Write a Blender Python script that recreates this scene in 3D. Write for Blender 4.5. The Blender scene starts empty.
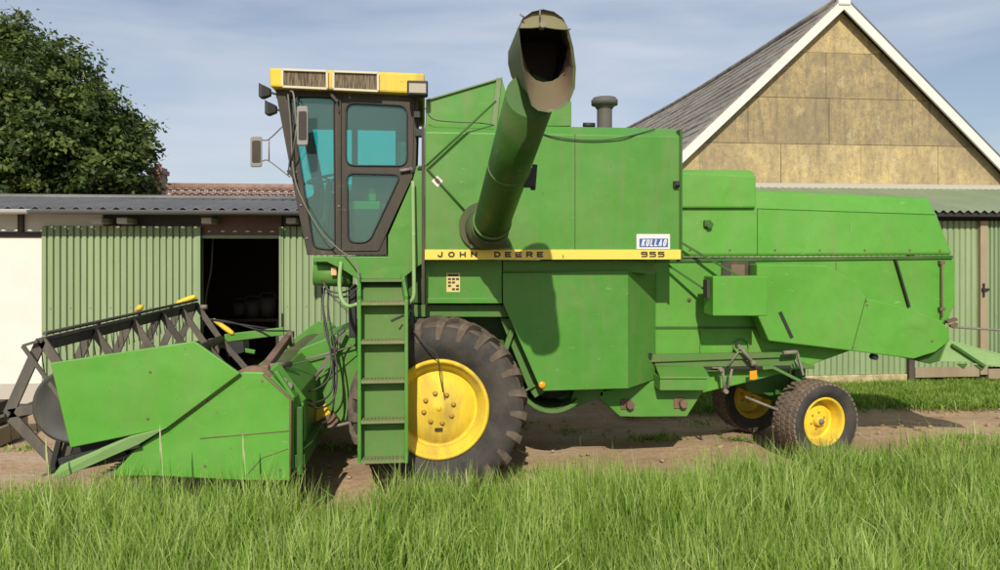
import bpy, bmesh, math, random
import numpy as np
from mathutils import Vector, Matrix
R = math.radians
random.seed(7)
scene = bpy.context.scene
col = scene.collection

# ------------------------------------------------------------------ camera
YAW = R(6.0)
CAMZ = 2.18
F = 722.0            # focal length in photo pixels (photo is 1000 wide)
HY = 250.0           # row of the horizon in the photo
cam_d = bpy.data.cameras.new('camera')
cam = bpy.data.objects.new('camera', cam_d)
col.objects.link(cam)
cam.location = (0, 0, CAMZ)
cam.rotation_euler = (R(90), 0, -YAW)
cam_d.sensor_width = 36.0
cam_d.lens = 36.0 * F / 1000.0
cam_d.shift_y = (HY - 285.0) / 1000.0
cam_d.clip_start = 0.1
cam_d.clip_end = 3000
scene.camera = cam

# ------------------------------------------------------------------ sky, sun, exposure
SUN = Vector((0.155, 1.0, -0.70)).normalized()          # direction the light travels
sun_el = math.asin(-SUN.z)
world = bpy.data.worlds.new('World')
scene.world = world
world.use_nodes = True
wn = world.node_tree.nodes
wl = world.node_tree.links
wn.clear()
w_out = wn.new('ShaderNodeOutputWorld')
w_bg = wn.new('ShaderNodeBackground')
w_sky = wn.new('ShaderNodeTexSky')
w_sky.sky_type = 'NISHITA'
w_sky.sun_disc = False
w_sky.sun_elevation = sun_el
w_sky.sun_rotation = math.atan2(-SUN.x, -SUN.y)
w_sky.air_density = 1.0
w_sky.dust_density = 1.2
w_sky.ozone_density = 1.6
w_bg.inputs['Strength'].default_value = 0.098
# thin streaked cloud, laid out by direction
w_tc = wn.new('ShaderNodeTexCoord')
w_map = wn.new('ShaderNodeMapping')
w_map.inputs['Scale'].default_value = (1.3, 1.3, 6.5)
w_map.inputs['Rotation'].default_value = (0.0, R(7), 0.0)
w_no = wn.new('ShaderNodeTexNoise')
w_no.inputs['Scale'].default_value = 1.7
w_no.inputs['Detail'].default_value = 6
w_no.inputs['Roughness'].default_value = 0.5
w_no.inputs['Distortion'].default_value = 0.3
w_cr = wn.new('ShaderNodeValToRGB')
w_cr.color_ramp.elements[0].position = 0.34
w_cr.color_ramp.elements[0].color = (0.22, 0.22, 0.22, 1)
w_cr.color_ramp.elements[1].position = 0.66
w_cr.color_ramp.elements[1].color = (0.85, 0.85, 0.85, 1)
w_mix = wn.new('ShaderNodeMixRGB')
w_mix.inputs['Color2'].default_value = (6.7, 7.2, 8.2, 1)
wl.new(w_tc.outputs['Generated'], w_map.inputs['Vector'])
wl.new(w_map.outputs['Vector'], w_no.inputs['Vector'])
wl.new(w_no.outputs['Fac'], w_cr.inputs['Fac'])
wl.new(w_cr.outputs['Color'], w_mix.inputs['Fac'])
wl.new(w_sky.outputs['Color'], w_mix.inputs['Color1'])
wl.new(w_mix.outputs['Color'], w_bg.inputs['Color'])
wl.new(w_bg.outputs['Background'], w_out.inputs['Surface'])

sun_d = bpy.data.lights.new('sun', 'SUN')
sun_d.energy = 4.5
sun_d.angle = R(0.55)
sun_d.color = (1.0, 0.925, 0.80)
sun = bpy.data.objects.new('sun', sun_d)
col.objects.link(sun)
sun.rotation_euler = SUN.to_track_quat('-Z', 'Y').to_euler()

scene.view_settings.view_transform = 'Standard'
scene.view_settings.look = 'None'
scene.view_settings.gamma = 1.0
scene.view_settings.exposure = 0.0
scene.render.engine = 'CYCLES'
scene.cycles.max_bounces = 6
scene.cycles.transparent_max_bounces = 10

# ------------------------------------------------------------------ helpers
_ct, _st = math.cos(YAW), math.sin(YAW)


def W(px, py, Y):
    """world point seen at photo pixel (px, py) standing at world depth Y"""
    u = (px - 500.0) / F
    v = (HY - py) / F
    s = Y / (_ct - u * _st)
    return Vector((s * (u * _ct + _st), Y, CAMZ + s * v))


def XW(px, Y):
    return W(px, HY, Y).x


def mat(name, base, rough=0.6, metal=0.0, spec=0.5):
    m = bpy.data.materials.new(name)
    m.use_nodes = True
    b = m.node_tree.nodes['Principled BSDF']
    b.inputs['Base Color'].default_value = (*base, 1)
    b.inputs['Roughness'].default_value = rough
    b.inputs['Metallic'].default_value = metal
    b.inputs['Specular IOR Level'].default_value = spec
    return m


def noise_node(m, scale, detail=4, rough=0.55, stretch=(1, 1, 1), coord='Object', dist=0.0):
    n = m.node_tree.nodes
    l = m.node_tree.links
    tc = n.new('ShaderNodeTexCoord')
    mp = n.new('ShaderNodeMapping')
    mp.inputs['Scale'].default_value = stretch
    no = n.new('ShaderNodeTexNoise')
    no.inputs['Scale'].default_value = scale
    no.inputs['Detail'].default_value = detail
    no.inputs['Roughness'].default_value = rough
    no.inputs['Distortion'].default_value = dist
    l.new(tc.outputs[coord], mp.inputs['Vector'])
    l.new(mp.outputs['Vector'], no.inputs['Vector'])
    return no


def ramp(m, src, p0, p1, c0=(0, 0, 0), c1=(1, 1, 1)):
    r = m.node_tree.nodes.new('ShaderNodeValToRGB')
    r.color_ramp.elements[0].position = p0
    r.color_ramp.elements[0].color = (*c0, 1)
    r.color_ramp.elements[1].position = p1
    r.color_ramp.elements[1].color = (*c1, 1)
    m.node_tree.links.new(src, r.inputs['Fac'])
    return r


def mixc(m, fac, c1, c2):
    x = m.node_tree.nodes.new('ShaderNodeMixRGB')
    for k, v in (('Fac', fac), ('Color1', c1), ('Color2', c2)):
        if isinstance(v, (int, float)):
            x.inputs[k].default_value = v
        elif isinstance(v, tuple):
            x.inputs[k].default_value = (*v, 1)
        else:
            m.node_tree.links.new(v, x.inputs[k])
    return x.outputs['Color']


def mul(m, a, k):
    x = m.node_tree.nodes.new('ShaderNodeMath')
    x.operation = 'MULTIPLY'
    m.node_tree.links.new(a, x.inputs[0])
    if isinstance(k, (int, float)):
        x.inputs[1].default_value = k
    else:
        m.node_tree.links.new(k, x.inputs[1])
    return x.outputs[0]


def set_in(m, key, v):
    b = m.node_tree.nodes['Principled BSDF']
    m.node_tree.links.new(v, b.inputs[key])


def bump(m, src, strength, dist):
    b = m.node_tree.nodes.new('ShaderNodeBump')
    b.inputs['Strength'].default_value = strength
    b.inputs['Distance'].default_value = dist
    m.node_tree.links.new(src, b.inputs['Height'])
    prev = m.node_tree.nodes['Principled BSDF'].inputs['Normal']
    if prev.is_linked:
        m.node_tree.links.new(prev.links[0].from_socket, b.inputs['Normal'])
    m.node_tree.links.new(b.outputs['Normal'], prev)


def paint(name, base, fade, dirt=(0.22, 0.17, 0.10), dirt_amt=0.35, rough=0.42, chips=True, dent=0.5):
    m = mat(name, base, rough, 0, 0.32)
    big = noise_node(m, 0.8, 5, 0.6)
    c = mixc(m, ramp(m, big.outputs['Fac'], 0.36, 0.66).outputs['Color'], base, fade)
    fine = noise_node(m, 11, 6, 0.7)
    c = mixc(m, mul(m, ramp(m, fine.outputs['Fac'], 0.4, 0.75).outputs['Color'], 0.20), c, tuple(x * 0.62 for x in base))
    st = noise_node(m, 2.2, 7, 0.68, (1, 1, 0.30), dist=0.4)
    dm = mul(m, ramp(m, st.outputs['Fac'], 0.47, 0.76).outputs['Color'], dirt_amt)
    c = mixc(m, dm, c, dirt)
    run = noise_node(m, 5.0, 4, 0.6, (2.2, 2.2, 0.12))
    c = mixc(m, mul(m, ramp(m, run.outputs['Fac'], 0.58, 0.74).outputs['Color'], 0.30 * min(1, dirt_amt * 2)), c, dirt)
    if chips:
        ch = noise_node(m, 24, 5, 0.65)
        cm = ramp(m, ch.outputs['Fac'], 0.685, 0.705).outputs['Color']
        c = mixc(m, mul(m, cm, 0.8), c, (0.10, 0.06, 0.035))
        ch2 = noise_node(m, 7, 4, 0.65, (1.0, 1.0, 3.5))
        c = mixc(m, mul(m, ramp(m, ch2.outputs['Fac'], 0.67, 0.71).outputs['Color'], 0.35), c,
                 tuple(min(1, x * 1.4 + 0.08) for x in fade))
    set_in(m, 'Base Color', c)
    set_in(m, 'Roughness', ramp(m, st.outputs['Fac'], 0.3, 0.8, (rough,) * 3, (min(1, rough + 0.3),) * 3).outputs['Color'])
    d = noise_node(m, 1.5, 2, 0.4)
    bump(m, d.outputs['Fac'], min(1, dent), 0.05 * max(1, dent))
    d2 = noise_node(m, 3.2, 1, 0.3, dist=0.4)
    bump(m, ramp(m, d2.outputs['Fac'], 0.60, 0.80).outputs['Color'], min(1, 0.35 * dent), 0.010)
    return m


M = {}
M['green'] = paint('green_paint', (0.064, 0.228, 0.030), (0.092, 0.264, 0.042), dirt_amt=0.45, rough=0.34, dent=0.8)
M['green_clean'] = paint('fresh_green_paint', (0.086, 0.292, 0.033), (0.112, 0.322, 0.046), dirt_amt=0.28, rough=0.36, dent=1.2)
M['green_old'] = paint('faded_green_paint', (0.13, 0.22, 0.085), (0.19, 0.25, 0.13), dirt_amt=0.65, rough=0.6)
M['green_dusty'] = paint('dusty_green_paint', (0.070, 0.180, 0.034), (0.10, 0.20, 0.055), dirt=(0.165, 0.135, 0.075), dirt_amt=1.0, rough=0.6)
M['green_pale'] = paint('pale_green_paint', (0.22, 0.38, 0.13), (0.27, 0.42, 0.18), dirt_amt=0.3, rough=0.6)
M['green_tube'] = paint('shade_dark_green', (0.028, 0.100, 0.014), (0.045, 0.130, 0.022), dirt_amt=0.25, rough=0.38)  # green darkened to put shade on auger tube and chassis; also seams
M['yellow'] = paint('yellow_paint', (0.76, 0.52, 0.022), (0.80, 0.57, 0.05), dirt=(0.26, 0.18, 0.08), dirt_amt=0.95, rough=0.5)
M['yellow_roof'] = paint('cab_yellow_paint', (0.74, 0.52, 0.035), (0.66, 0.48, 0.08), dirt=(0.32, 0.25, 0.10), dirt_amt=1.0, rough=0.55)
M['stripe'] = mat('yellow_stripe', (0.76, 0.55, 0.085), 0.5)
M['frame'] = paint('brown_grey_paint', (0.048, 0.042, 0.035), (0.064, 0.056, 0.046), dirt_amt=0.30, rough=0.65, dent=0.2)
M['black'] = mat('black_metal', (0.018, 0.018, 0.017), 0.6)
M['reel'] = paint('reel_steel', (0.058, 0.053, 0.047), (0.105, 0.093, 0.080), dirt=(0.20, 0.165, 0.12), dirt_amt=0.8, rough=0.55, dent=0.2)
M['steel'] = paint('worn_steel', (0.17, 0.155, 0.13), (0.25, 0.225, 0.19), dirt=(0.13, 0.09, 0.05), dirt_amt=0.9, rough=0.5, dent=0.1)
M['rust'] = paint('rusty_steel', (0.14, 0.085, 0.055), (0.22, 0.14, 0.095), dirt=(0.09, 0.05, 0.03), dirt_amt=0.9, rough=0.7, dent=0.2)
M['pink'] = paint('worn_primer', (0.175, 0.108, 0.082), (0.115, 0.110, 0.058), dirt=(0.17, 0.15, 0.07), dirt_amt=0.7, rough=0.7)
M['white'] = mat('white_decal', (0.62, 0.62, 0.60), 0.5)
M['blue'] = mat('blue_decal', (0.045, 0.10, 0.30), 0.5)
M['orange'] = mat('orange_reflector', (0.85, 0.30, 0.02), 0.25)
M['letters'] = mat('dark_lettering', (0.045, 0.032, 0.012), 0.5)
M['lens'] = mat('lamp_lens', (0.40, 0.36, 0.28), 0.12)
M['grey_frame'] = mat('grey_plastic', (0.24, 0.23, 0.21), 0.5)
M['hose'] = mat('rubber_hose', (0.045, 0.043, 0.038), 0.45)
M['seat'] = mat('seat_vinyl', (0.055, 0.055, 0.052), 0.5)
M['cab_trim'] = mat('cab_trim', (0.22, 0.24, 0.21), 0.7)
M['pinkgreen'] = paint('worn_lid_paint', (0.17, 0.20, 0.08), (0.23, 0.20, 0.12), dirt=(0.2, 0.17, 0.1), dirt_amt=0.7, rough=0.65)
M['elbow'] = paint('grimy_green_paint', (0.050, 0.085, 0.028), (0.080, 0.095, 0.045), dirt=(0.13, 0.11, 0.07), dirt_amt=1.0, rough=0.6)
M['step'] = paint('worn_step_paint', (0.15, 0.20, 0.075), (0.20, 0.215, 0.10), dirt=(0.24, 0.20, 0.12), dirt_amt=1.0, rough=0.8)
M['riser'] = paint('grubby_riser_paint', (0.085, 0.215, 0.042), (0.130, 0.205, 0.070), dirt=(0.19, 0.16, 0.09), dirt_amt=0.85, rough=0.7)
M['elbow2'] = paint('weathered_spout_paint', (0.085, 0.125, 0.050), (0.12, 0.145, 0.075), dirt_amt=0.6, rough=0.6)
M['cap'] = paint('grey_cap', (0.085, 0.080, 0.072), (0.13, 0.12, 0.105), dirt_amt=0.5, rough=0.6)
M['grille_frame'] = mat('weathered_white_trim', (0.55, 0.50, 0.38), 0.6)
M['pulley'] = paint('dark_sheet_steel', (0.045, 0.046, 0.046), (0.06, 0.06, 0.06), dirt_amt=0.2, rough=0.45, chips=False, dent=0.1)
m = mat('grille_mesh', (0.10, 0.075, 0.045), 0.8)
nz = noise_node(m, 60, 2, 0.5, (3.0, 1, 0.15))
set_in(m, 'Base Color', mixc(m, ramp(m, nz.outputs['Fac'], 0.4, 0.6).outputs['Color'], (0.045, 0.034, 0.022), (0.21, 0.155, 0.09)))
bump(m, nz.outputs['Fac'], 0.5, 0.01)
M['grille'] = m
M['cream'] = mat('cream_decal', (0.62, 0.50, 0.20), 0.6)

# tyre rubber, dusty
m = mat('tyre_rubber', (0.03, 0.028, 0.026), 0.8)
nz = noise_node(m, 5, 6, 0.7)
nz2 = noise_node(m, 1.7, 3, 0.5)
c = mixc(m, ramp(m, nz.outputs['Fac'], 0.38, 0.75).outputs['Color'], (0.024, 0.023, 0.022), (0.075, 0.062, 0.050))
c = mixc(m, mul(m, ramp(m, nz2.outputs['Fac'], 0.5, 0.7).outputs['Color'], 0.35), c, (0.12, 0.095, 0.07))
set_in(m, 'Base Color', c)
bump(m, nz.outputs['Fac'], 0.35, 0.01)
M['tyre'] = m
M['wheelbolt0'] = None
m = mat('tyre_tread_rubber', (0.1, 0.08, 0.06), 0.9)
nz = noise_node(m, 7, 6, 0.7)
c = mixc(m, ramp(m, nz.outputs['Fac'], 0.3, 0.7).outputs['Color'], (0.055, 0.044, 0.035), (0.165, 0.124, 0.088))
set_in(m, 'Base Color', c)
bump(m, nz.outputs['Fac'], 0.4, 0.012)
M['tread'] = m

m = mat('dusty_tread_rubber', (0.2, 0.15, 0.1), 0.95)
nz = noise_node(m, 9, 6, 0.7)
c = mixc(m, ramp(m, nz.outputs['Fac'], 0.3, 0.7).outputs['Color'], (0.105, 0.080, 0.060), (0.235, 0.175, 0.125))
set_in(m, 'Base Color', c)
bump(m, nz.outputs['Fac'], 0.4, 0.008)
M['dusty'] = m

# tinted cab glass
def glass(name, tint, refl):
    m = bpy.data.materials.new(name)
    m.use_nodes = True
    n = m.node_tree.nodes
    l = m.node_tree.links
    n.clear()
    o = n.new('ShaderNodeOutputMaterial')
    mx = n.new('ShaderNodeMixShader')
    tr = n.new('ShaderNodeBsdfTransparent')
    tr.inputs['Color'].default_value = (*tint, 1)
    gl = n.new('ShaderNodeBsdfGlossy')
    gl.inputs['Roughness'].default_value = 0.03
    gl.inputs['Color'].default_value = (0.9, 0.95, 0.95, 1)
    df = n.new('ShaderNodeBsdfDiffuse')
    df.inputs['Color'].default_value = (0.32, 0.40, 0.39, 1)
    fr = n.new('ShaderNodeFresnel')
    fr.inputs['IOR'].default_value = refl
    m2 = n.new('ShaderNodeMixShader')
    m2.inputs['Fac'].default_value = 0.10
    l.new(tr.outputs[0], m2.inputs[1])
    l.new(df.outputs[0], m2.inputs[2])
    l.new(fr.outputs[0], mx.inputs[0])
    l.new(m2.outputs[0], mx.inputs[1])
    l.new(gl.outputs[0], mx.inputs[2])
    l.new(mx.outputs[0], o.inputs['Surface'])
    return m


M['glass'] = glass('teal_glass', (0.48, 0.92, 0.86), 1.55)
M['glass_far'] = glass('teal_sun_glass', (0.24, 0.88, 0.86), 1.33)


class MB:
    """collects shapes in world coordinates and links them as ONE mesh object"""

    def __init__(s):
        s.v, s.f, s.mi, s.sm = [], [], [], []

    def add(s, vs, fs, mi=0, smooth=False):
        o = len(s.v)
        s.v += [tuple(p) for p in vs]
        s.f += [tuple(i + o for i in f) for f in fs]
        s.mi += [mi] * len(fs)
        s.sm += [smooth] * len(fs)
        return s

    def box(s, a, b, mi=0):
        (x0, y0, z0), (x1, y1, z1) = a, b
        x0, x1 = sorted((x0, x1)); y0, y1 = sorted((y0, y1)); z0, z1 = sorted((z0, z1))
        vs = [(x0, y0, z0), (x1, y0, z0), (x1, y1, z0), (x0, y1, z0), (x0, y0, z1), (x1, y0, z1), (x1, y1, z1), (x0, y1, z1)]
        return s.add(vs, [(0, 3, 2, 1), (4, 5, 6, 7), (0, 1, 5, 4), (1, 2, 6, 5), (2, 3, 7, 6), (3, 0, 4, 7)], mi)

    def loft(s, rings, mi=0, caps=True, smooth=False, closed=True):
        n = len(rings[0])
        vs = [p for r in rings for p in r]
        fs = []
        for k in range(len(rings) - 1):
            for i in range(n if closed else n - 1):
                j = (i + 1) % n
                fs.append((k * n + i, k * n + j, (k + 1) * n + j, (k + 1) * n + i))
        s.add(vs, fs, mi, smooth)
        if caps:
            s.add(rings[0], [tuple(range(n))[::-1]], mi)
            s.add(rings[-1], [tuple(range(n))], mi)
        return s

    def prism(s, front, back, mi=0):
        return s.loft([front, back], mi)

    def plate(s, pts, Y, d, mi=0):
        """outline in photo pixels standing at depth Y, d thick"""
        fr = [W(x, y, Y) for x, y in pts]
        return s.prism(fr, [p + Vector((0, d, 0)) for p in fr], mi)

    def bar(s, p, q, w, h=None, mi=0, up=Vector((0, 0, 1))):
        p, q = Vector(p), Vector(q)
        h = h or w
        d = (q - p).normalized()
        if abs(d.dot(up)) > 0.98:
            up = Vector((0, 1, 0))
        a = d.cross(up).normalized()
        b = a.cross(d).normalized()
        def ring(c):
            return [c - a * w / 2 - b * h / 2, c + a * w / 2 - b * h / 2, c + a * w / 2 + b * h / 2, c - a * w / 2 + b * h / 2]
        return s.loft([ring(p), ring(q)], mi)

    def tube(s, pts, r, n=8, mi=0, caps=True, radii=None):
        pts = [Vector(p) for p in pts]
        rings = []
        prev = None
        for i, p in enumerate(pts):
            d = (pts[min(i + 1, len(pts) - 1)] - pts[max(i - 1, 0)]).normalized()
            if prev is None:
                up = Vector((0, 0, 1)) if abs(d.z) < 0.9 else Vector((1, 0, 0))
                a = d.cross(up).normalized()
            else:
                a = (prev - d * prev.dot(d)).normalized()
            prev = a
            b = d.cross(a)
            rr = radii[i] if radii else r
            rings.append([p + (a * math.cos(t) + b * math.sin(t)) * rr for t in [2 * math.pi * k / n for k in range(n)]])
        return s.loft(rings, mi, caps, True)

    def lathe(s, c, prof, n=48, mi=0, axis='Y', smooth=True):
        """prof: list of (radius, offset along the axis)"""
        c = Vector(c)
        rings = []
        for r, t in prof:
            ring = []
            for k in range(n):
                a = 2 * math.pi * k / n
                if axis == 'Y':
                    ring.append(c + Vector((r * math.cos(a), t, r * math.sin(a))))
                else:
                    ring.append(c + Vector((r * math.cos(a), r * math.sin(a), t)))
            rings.append(ring)
        return s.loft(rings, mi, False, smooth)

    def build(s, name, mats, parent=None, bev=0.0, local=False, loc=None, fixn=True):
        me = bpy.data.meshes.new(name)
        off = Vector((0, 0, 0))
        if not local:
            p = parent
            while p is not None:
                off = off + p.location
                p = p.parent
            if loc is not None:
                off = off + Vector(loc)
        me.from_pydata([tuple(Vector(v) - off) for v in s.v], [], s.f)
        if not isinstance(mats, (list, tuple)):
            mats = [mats]
        for m_ in mats:
            me.materials.append(m_)
        me.polygons.foreach_set('material_index', s.mi)
        me.polygons.foreach_set('use_smooth', s.sm)
        if fixn:
            bm = bmesh.new()
            bm.from_mesh(me)
            if len(bm.verts) < 20000:
                bmesh.ops.remove_doubles(bm, verts=bm.verts, dist=0.0002)
            bmesh.ops.recalc_face_normals(bm, faces=bm.faces)
            bm.to_mesh(me)
            bm.free()
        me.update()
        o = bpy.data.objects.new(name, me)
        col.objects.link(o)
        if parent is not None:
            o.parent = parent
        if loc is not None:
            o.location = loc
        if bev:
            md = o.modifiers.new('bevel', 'BEVEL')
            md.width = bev
            md.segments = 2
            md.limit_method = 'ANGLE'
            md.angle_limit = R(35)
        return o


def tag(o, label=None, cat=None, group=None, kind=None):
    if label: o['label'] = label
    if cat: o['category'] = cat
    if group: o['group'] = group
    if kind: o['kind'] = kind
    return o


def empty(name, loc, parent=None):
    o = bpy.data.objects.new(name, None)
    o.empty_display_size = 0.3
    o.location = loc
    col.objects.link(o)
    if parent is not None:
        o.parent = parent
    return o


def curve_pts(pts, n=6):
    """Catmull-Rom through world points"""
    P = [Vector(p) for p in pts]
    P = [P[0] * 2 - P[1]] + P + [P[-1] * 2 - P[-2]]
    out = []
    for i in range(1, len(P) - 2):
        for k in range(n):
            t = k / n
            a, b, c, d = P[i - 1], P[i], P[i + 1], P[i + 2]
            out.append(0.5 * ((2 * b) + (c - a) * t + (2 * a - 5 * b + 4 * c - d) * t * t + (3 * b - a - 3 * c + d) * t ** 3))
    out.append(P[-2])
    return out


GLYPH = {
    'J': [[(.85, 1), (.85, .22), (.65, 0), (.3, 0), (.08, .25)]],
    'O': [[(.25, 0), (.75, 0), (1, .3), (1, .7), (.75, 1), (.25, 1), (0, .7), (0, .3), (.25, 0)]],
    'H': [[(0, 0), (0, 1)], [(1, 0), (1, 1)], [(0, .5), (1, .5)]],
    'N': [[(0, 0), (0, 1), (1, 0), (1, 1)]],
    'D': [[(0, 0), (0, 1), (.65, 1), (1, .7), (1, .3), (.65, 0), (0, 0)]],
    'E': [[(1, 1), (0, 1), (0, 0), (1, 0)], [(0, .5), (.85, .5)]],
    'R': [[(0, 0), (0, 1), (.75, 1), (1, .85), (1, .62), (.75, .45), (0, .45)], [(.6, .45), (1, 0)]],
    '9': [[(1, .55), (.15, .55), (0, .68), (0, .88), (.15, 1), (.85, 1), (1, .85), (1, .15), (.85, 0), (.1, 0)]],
    '5': [[(1, 1), (0, 1), (0, .58), (.85, .58), (1, .45), (1, .15), (.85, 0), (0, 0)]],
    'K': [[(0, 0), (0, 1)], [(1, 1), (.1, .45)], [(.35, .6), (1, 0)]],
    'U': [[(0, 1), (0, .25), (.25, 0), (.75, 0), (1, .25), (1, 1)]],
    'L': [[(0, 1), (0, 0), (1, 0)]],
    'A': [[(0, 0), (.5, 1), (1, 0)], [(.2, .35), (.8, .35)]],
}


def lettering(name, text, x0, x1, zb, zt, Y, material, parent, shear=0.0, gap=0.55, w=0.2):
    """flat stencil letters standing just proud of the surface at depth Y"""
    n = len(text)
    cw = (x1 - x0) / (n + gap * (n - 1))
    H = zt - zb
    tk = w * H
    b = MB()
    k = 0
    for i, chr_ in enumerate(text):
        cx0 = x0 + i * cw * (1 + gap)
        for line in GLYPH[chr_]:
            P = [Vector((cx0 + tk / 2 + u * (cw - tk) + shear * v * H, Y, zb + tk / 2 + v * (H - tk))) for u, v in line]
            for a, c_ in zip(P[:-1], P[1:]):
                k += 1
                d = (c_ - a).normalized() * tk * 0.42
                s_ = Vector((-d.z, 0, d.x)).normalized() * tk / 2
                o = Vector((0, -0.0003 * (k % 4), 0))
                f_ = [a - d - s_ + o, c_ + d - s_ + o, c_ + d + s_ + o, a - d + s_ + o]
                b.prism(f_, [v + Vector((0, 0.0012, 0)) for v in f_])
    return b.build(name, material, parent)


# ================================================================== SETTING
# ground
m = mat('dirt', (0.25, 0.18, 0.12), 0.95)
a_ = noise_node(m, 0.7, 8, 0.62)
b_ = noise_node(m, 14, 5, 0.7)
d_ = noise_node(m, 1.1, 5, 0.6, (0.25, 1.5, 1))
c = mixc(m, ramp(m, a_.outputs['Fac'], 0.32, 0.68).outputs['Color'], (0.360, 0.232, 0.130), (0.520, 0.368, 0.225))
c = mixc(m, mul(m, ramp(m, b_.outputs['Fac'], 0.35, 0.7).outputs['Color'], 0.55), c, (0.25, 0.165, 0.10))
c = mixc(m, mul(m, ramp(m, d_.outputs['Fac'], 0.52, 0.66).outputs['Color'], 0.55), c, (0.50, 0.385, 0.29))
g_ = noise_node(m, 2.3, 6, 0.7)
c = mixc(m, mul(m, ramp(m, g_.outputs['Fac'], 0.60, 0.68).outputs['Color'], 0.5), c, (0.13, 0.16, 0.05))
set_in(m, 'Base Color', c)
bump(m, b_.outputs['Fac'], 0.7, 0.03)
bump(m, a_.outputs['Fac'], 0.6, 0.12)
M['dirt'] = m


def terrain():
    xs = np.concatenate([[-1500, -300, -80, -30], np.linspace(-14, 18, 129), [30, 80, 300, 1500]])
    ys = np.concatenate([[-600, -60, -10], np.linspace(1.5, 13, 70), [20, 40, 100, 400, 1800]])
    rnd = np.random.RandomState(3)
    ph = rnd.rand(8) * 6
    b = MB()
    vs = []
    for y in ys:
        for x in xs:
            z = 0.0
            if -14 <= x <= 18 and 1.5 <= y <= 13:
                z = 0.014 * (math.sin(x * 1.3 + ph[0]) * math.sin(y * 2.1 + ph[1]) + 0.6 * math.sin(x * 3.7 + ph[2] + y) + 0.5 * math.sin(y * 6.1 + 0.4 * x + ph[3]))
                for rut in (6.65, 9.0):
                    z -= 0.035 * math.exp(-((y - rut - 0.05 * math.sin(x)) / 0.28) ** 2)
            vs.append((x, y, z - 0.01))
    n = len(xs)
    fs = [(j * n + i, j * n + i + 1, (j + 1) * n + i + 1, (j + 1) * n + i) for j in range(len(ys) - 1) for i in range(n - 1)]
    b.add(vs, fs, 0, True)
    o = b.build('ground', M['dirt'], fixn=False)
    tag(o, kind='structure')


terrain()

# ---- building materials
def cladding_mat(name, c0, c1, dirt):
    m = mat(name, c0, 0.55)
    n1 = noise_node(m, 1.2, 4, 0.6, (1, 1, 0.4))
    n2 = noise_node(m, 6, 6, 0.7, (1, 1, 0.12))
    c = mixc(m, ramp(m, n1.outputs['Fac'], 0.3, 0.7).outputs['Color'], c0, c1)
    c = mixc(m, mul(m, ramp(m, n2.outputs['Fac'], 0.5, 0.75).outputs['Color'], 0.45), c, dirt)
    n3 = noise_node(m, 1.0, 0, 0.5, (1.4, 0.01, 0.01))
    c = mixc(m, mul(m, ramp(m, n3.outputs['Fac'], 0.49, 0.51).outputs['Color'], 0.22), c, tuple(q * 0.72 for q in c0))
    n4 = noise_node(m, 14, 4, 0.6)
    c = mixc(m, mul(m, ramp(m, n4.outputs['Fac'], 0.66, 0.70).outputs['Color'], 0.5), c, dirt)
    set_in(m, 'Base Color', c)
    return m


M['clad'] = cladding_mat('sage_green_cladding', (0.222, 0.305, 0.150), (0.262, 0.340, 0.180), (0.16, 0.21, 0.095))
M['clad2'] = cladding_mat('mid_green_cladding', (0.190, 0.270, 0.140), (0.225, 0.305, 0.165), (0.12, 0.16, 0.08))
M['eternit'] = cladding_mat('dark_grey_roof', (0.112, 0.110, 0.108), (0.16, 0.155, 0.15), (0.06, 0.06, 0.055))
M['greenroof'] = cladding_mat('mossy_roof', (0.20, 0.255, 0.155), (0.25, 0.30, 0.19), (0.16, 0.20, 0.11))
M['timber'] = cladding_mat('weathered_timber', (0.26, 0.20, 0.125), (0.34, 0.27, 0.175), (0.12, 0.09, 0.055))
M['darktimber'] = cladding_mat('dark_shade_timber', (0.030, 0.022, 0.017), (0.050, 0.036, 0.026), (0.03, 0.02, 0.015))  # made near black to give the eave strip its shade; also dark boards
M['lintel'] = cladding_mat('brown_painted_timber', (0.10, 0.050, 0.035), (0.13, 0.068, 0.048), (0.05, 0.03, 0.02))
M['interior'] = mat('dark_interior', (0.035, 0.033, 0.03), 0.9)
m = mat('white_render', (0.78, 0.72, 0.58), 0.85)
n1 = noise_node(m, 1.5, 6, 0.65)
n2 = noise_node(m, 30, 3, 0.6)
c = mixc(m, ramp(m, n1.outputs['Fac'], 0.4, 0.75).outputs['Color'], (0.68, 0.67, 0.61), (0.60, 0.59, 0.53))
set_in(m, 'Base Color', c)
bump(m, n2.outputs['Fac'], 0.25, 0.01)
M['render'] = m
M['plinth'] = mat('grey_plinth', (0.42, 0.39, 0.34), 0.9)
m = mat('field_stone', (0.3, 0.27, 0.2), 0.9)
n1 = noise_node(m, 7, 5, 0.6)
set_in(m, 'Base Color', mixc(m, ramp(m, n1.outputs['Fac'], 0.35, 0.65).outputs['Color'], (0.30, 0.24, 0.12), (0.55, 0.46, 0.27)))
bump(m, n1.outputs['Fac'], 0.6, 0.05)
M['stone'] = m
M['whitewood'] = mat('white_painted_board', (0.64, 0.63, 0.58), 0.55)
M['gutter'] = mat('grey_gutter', (0.10, 0.105, 0.11), 0.5)
M['gutter_w'] = mat('pale_gutter', (0.42, 0.42, 0.42), 0.5)

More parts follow.
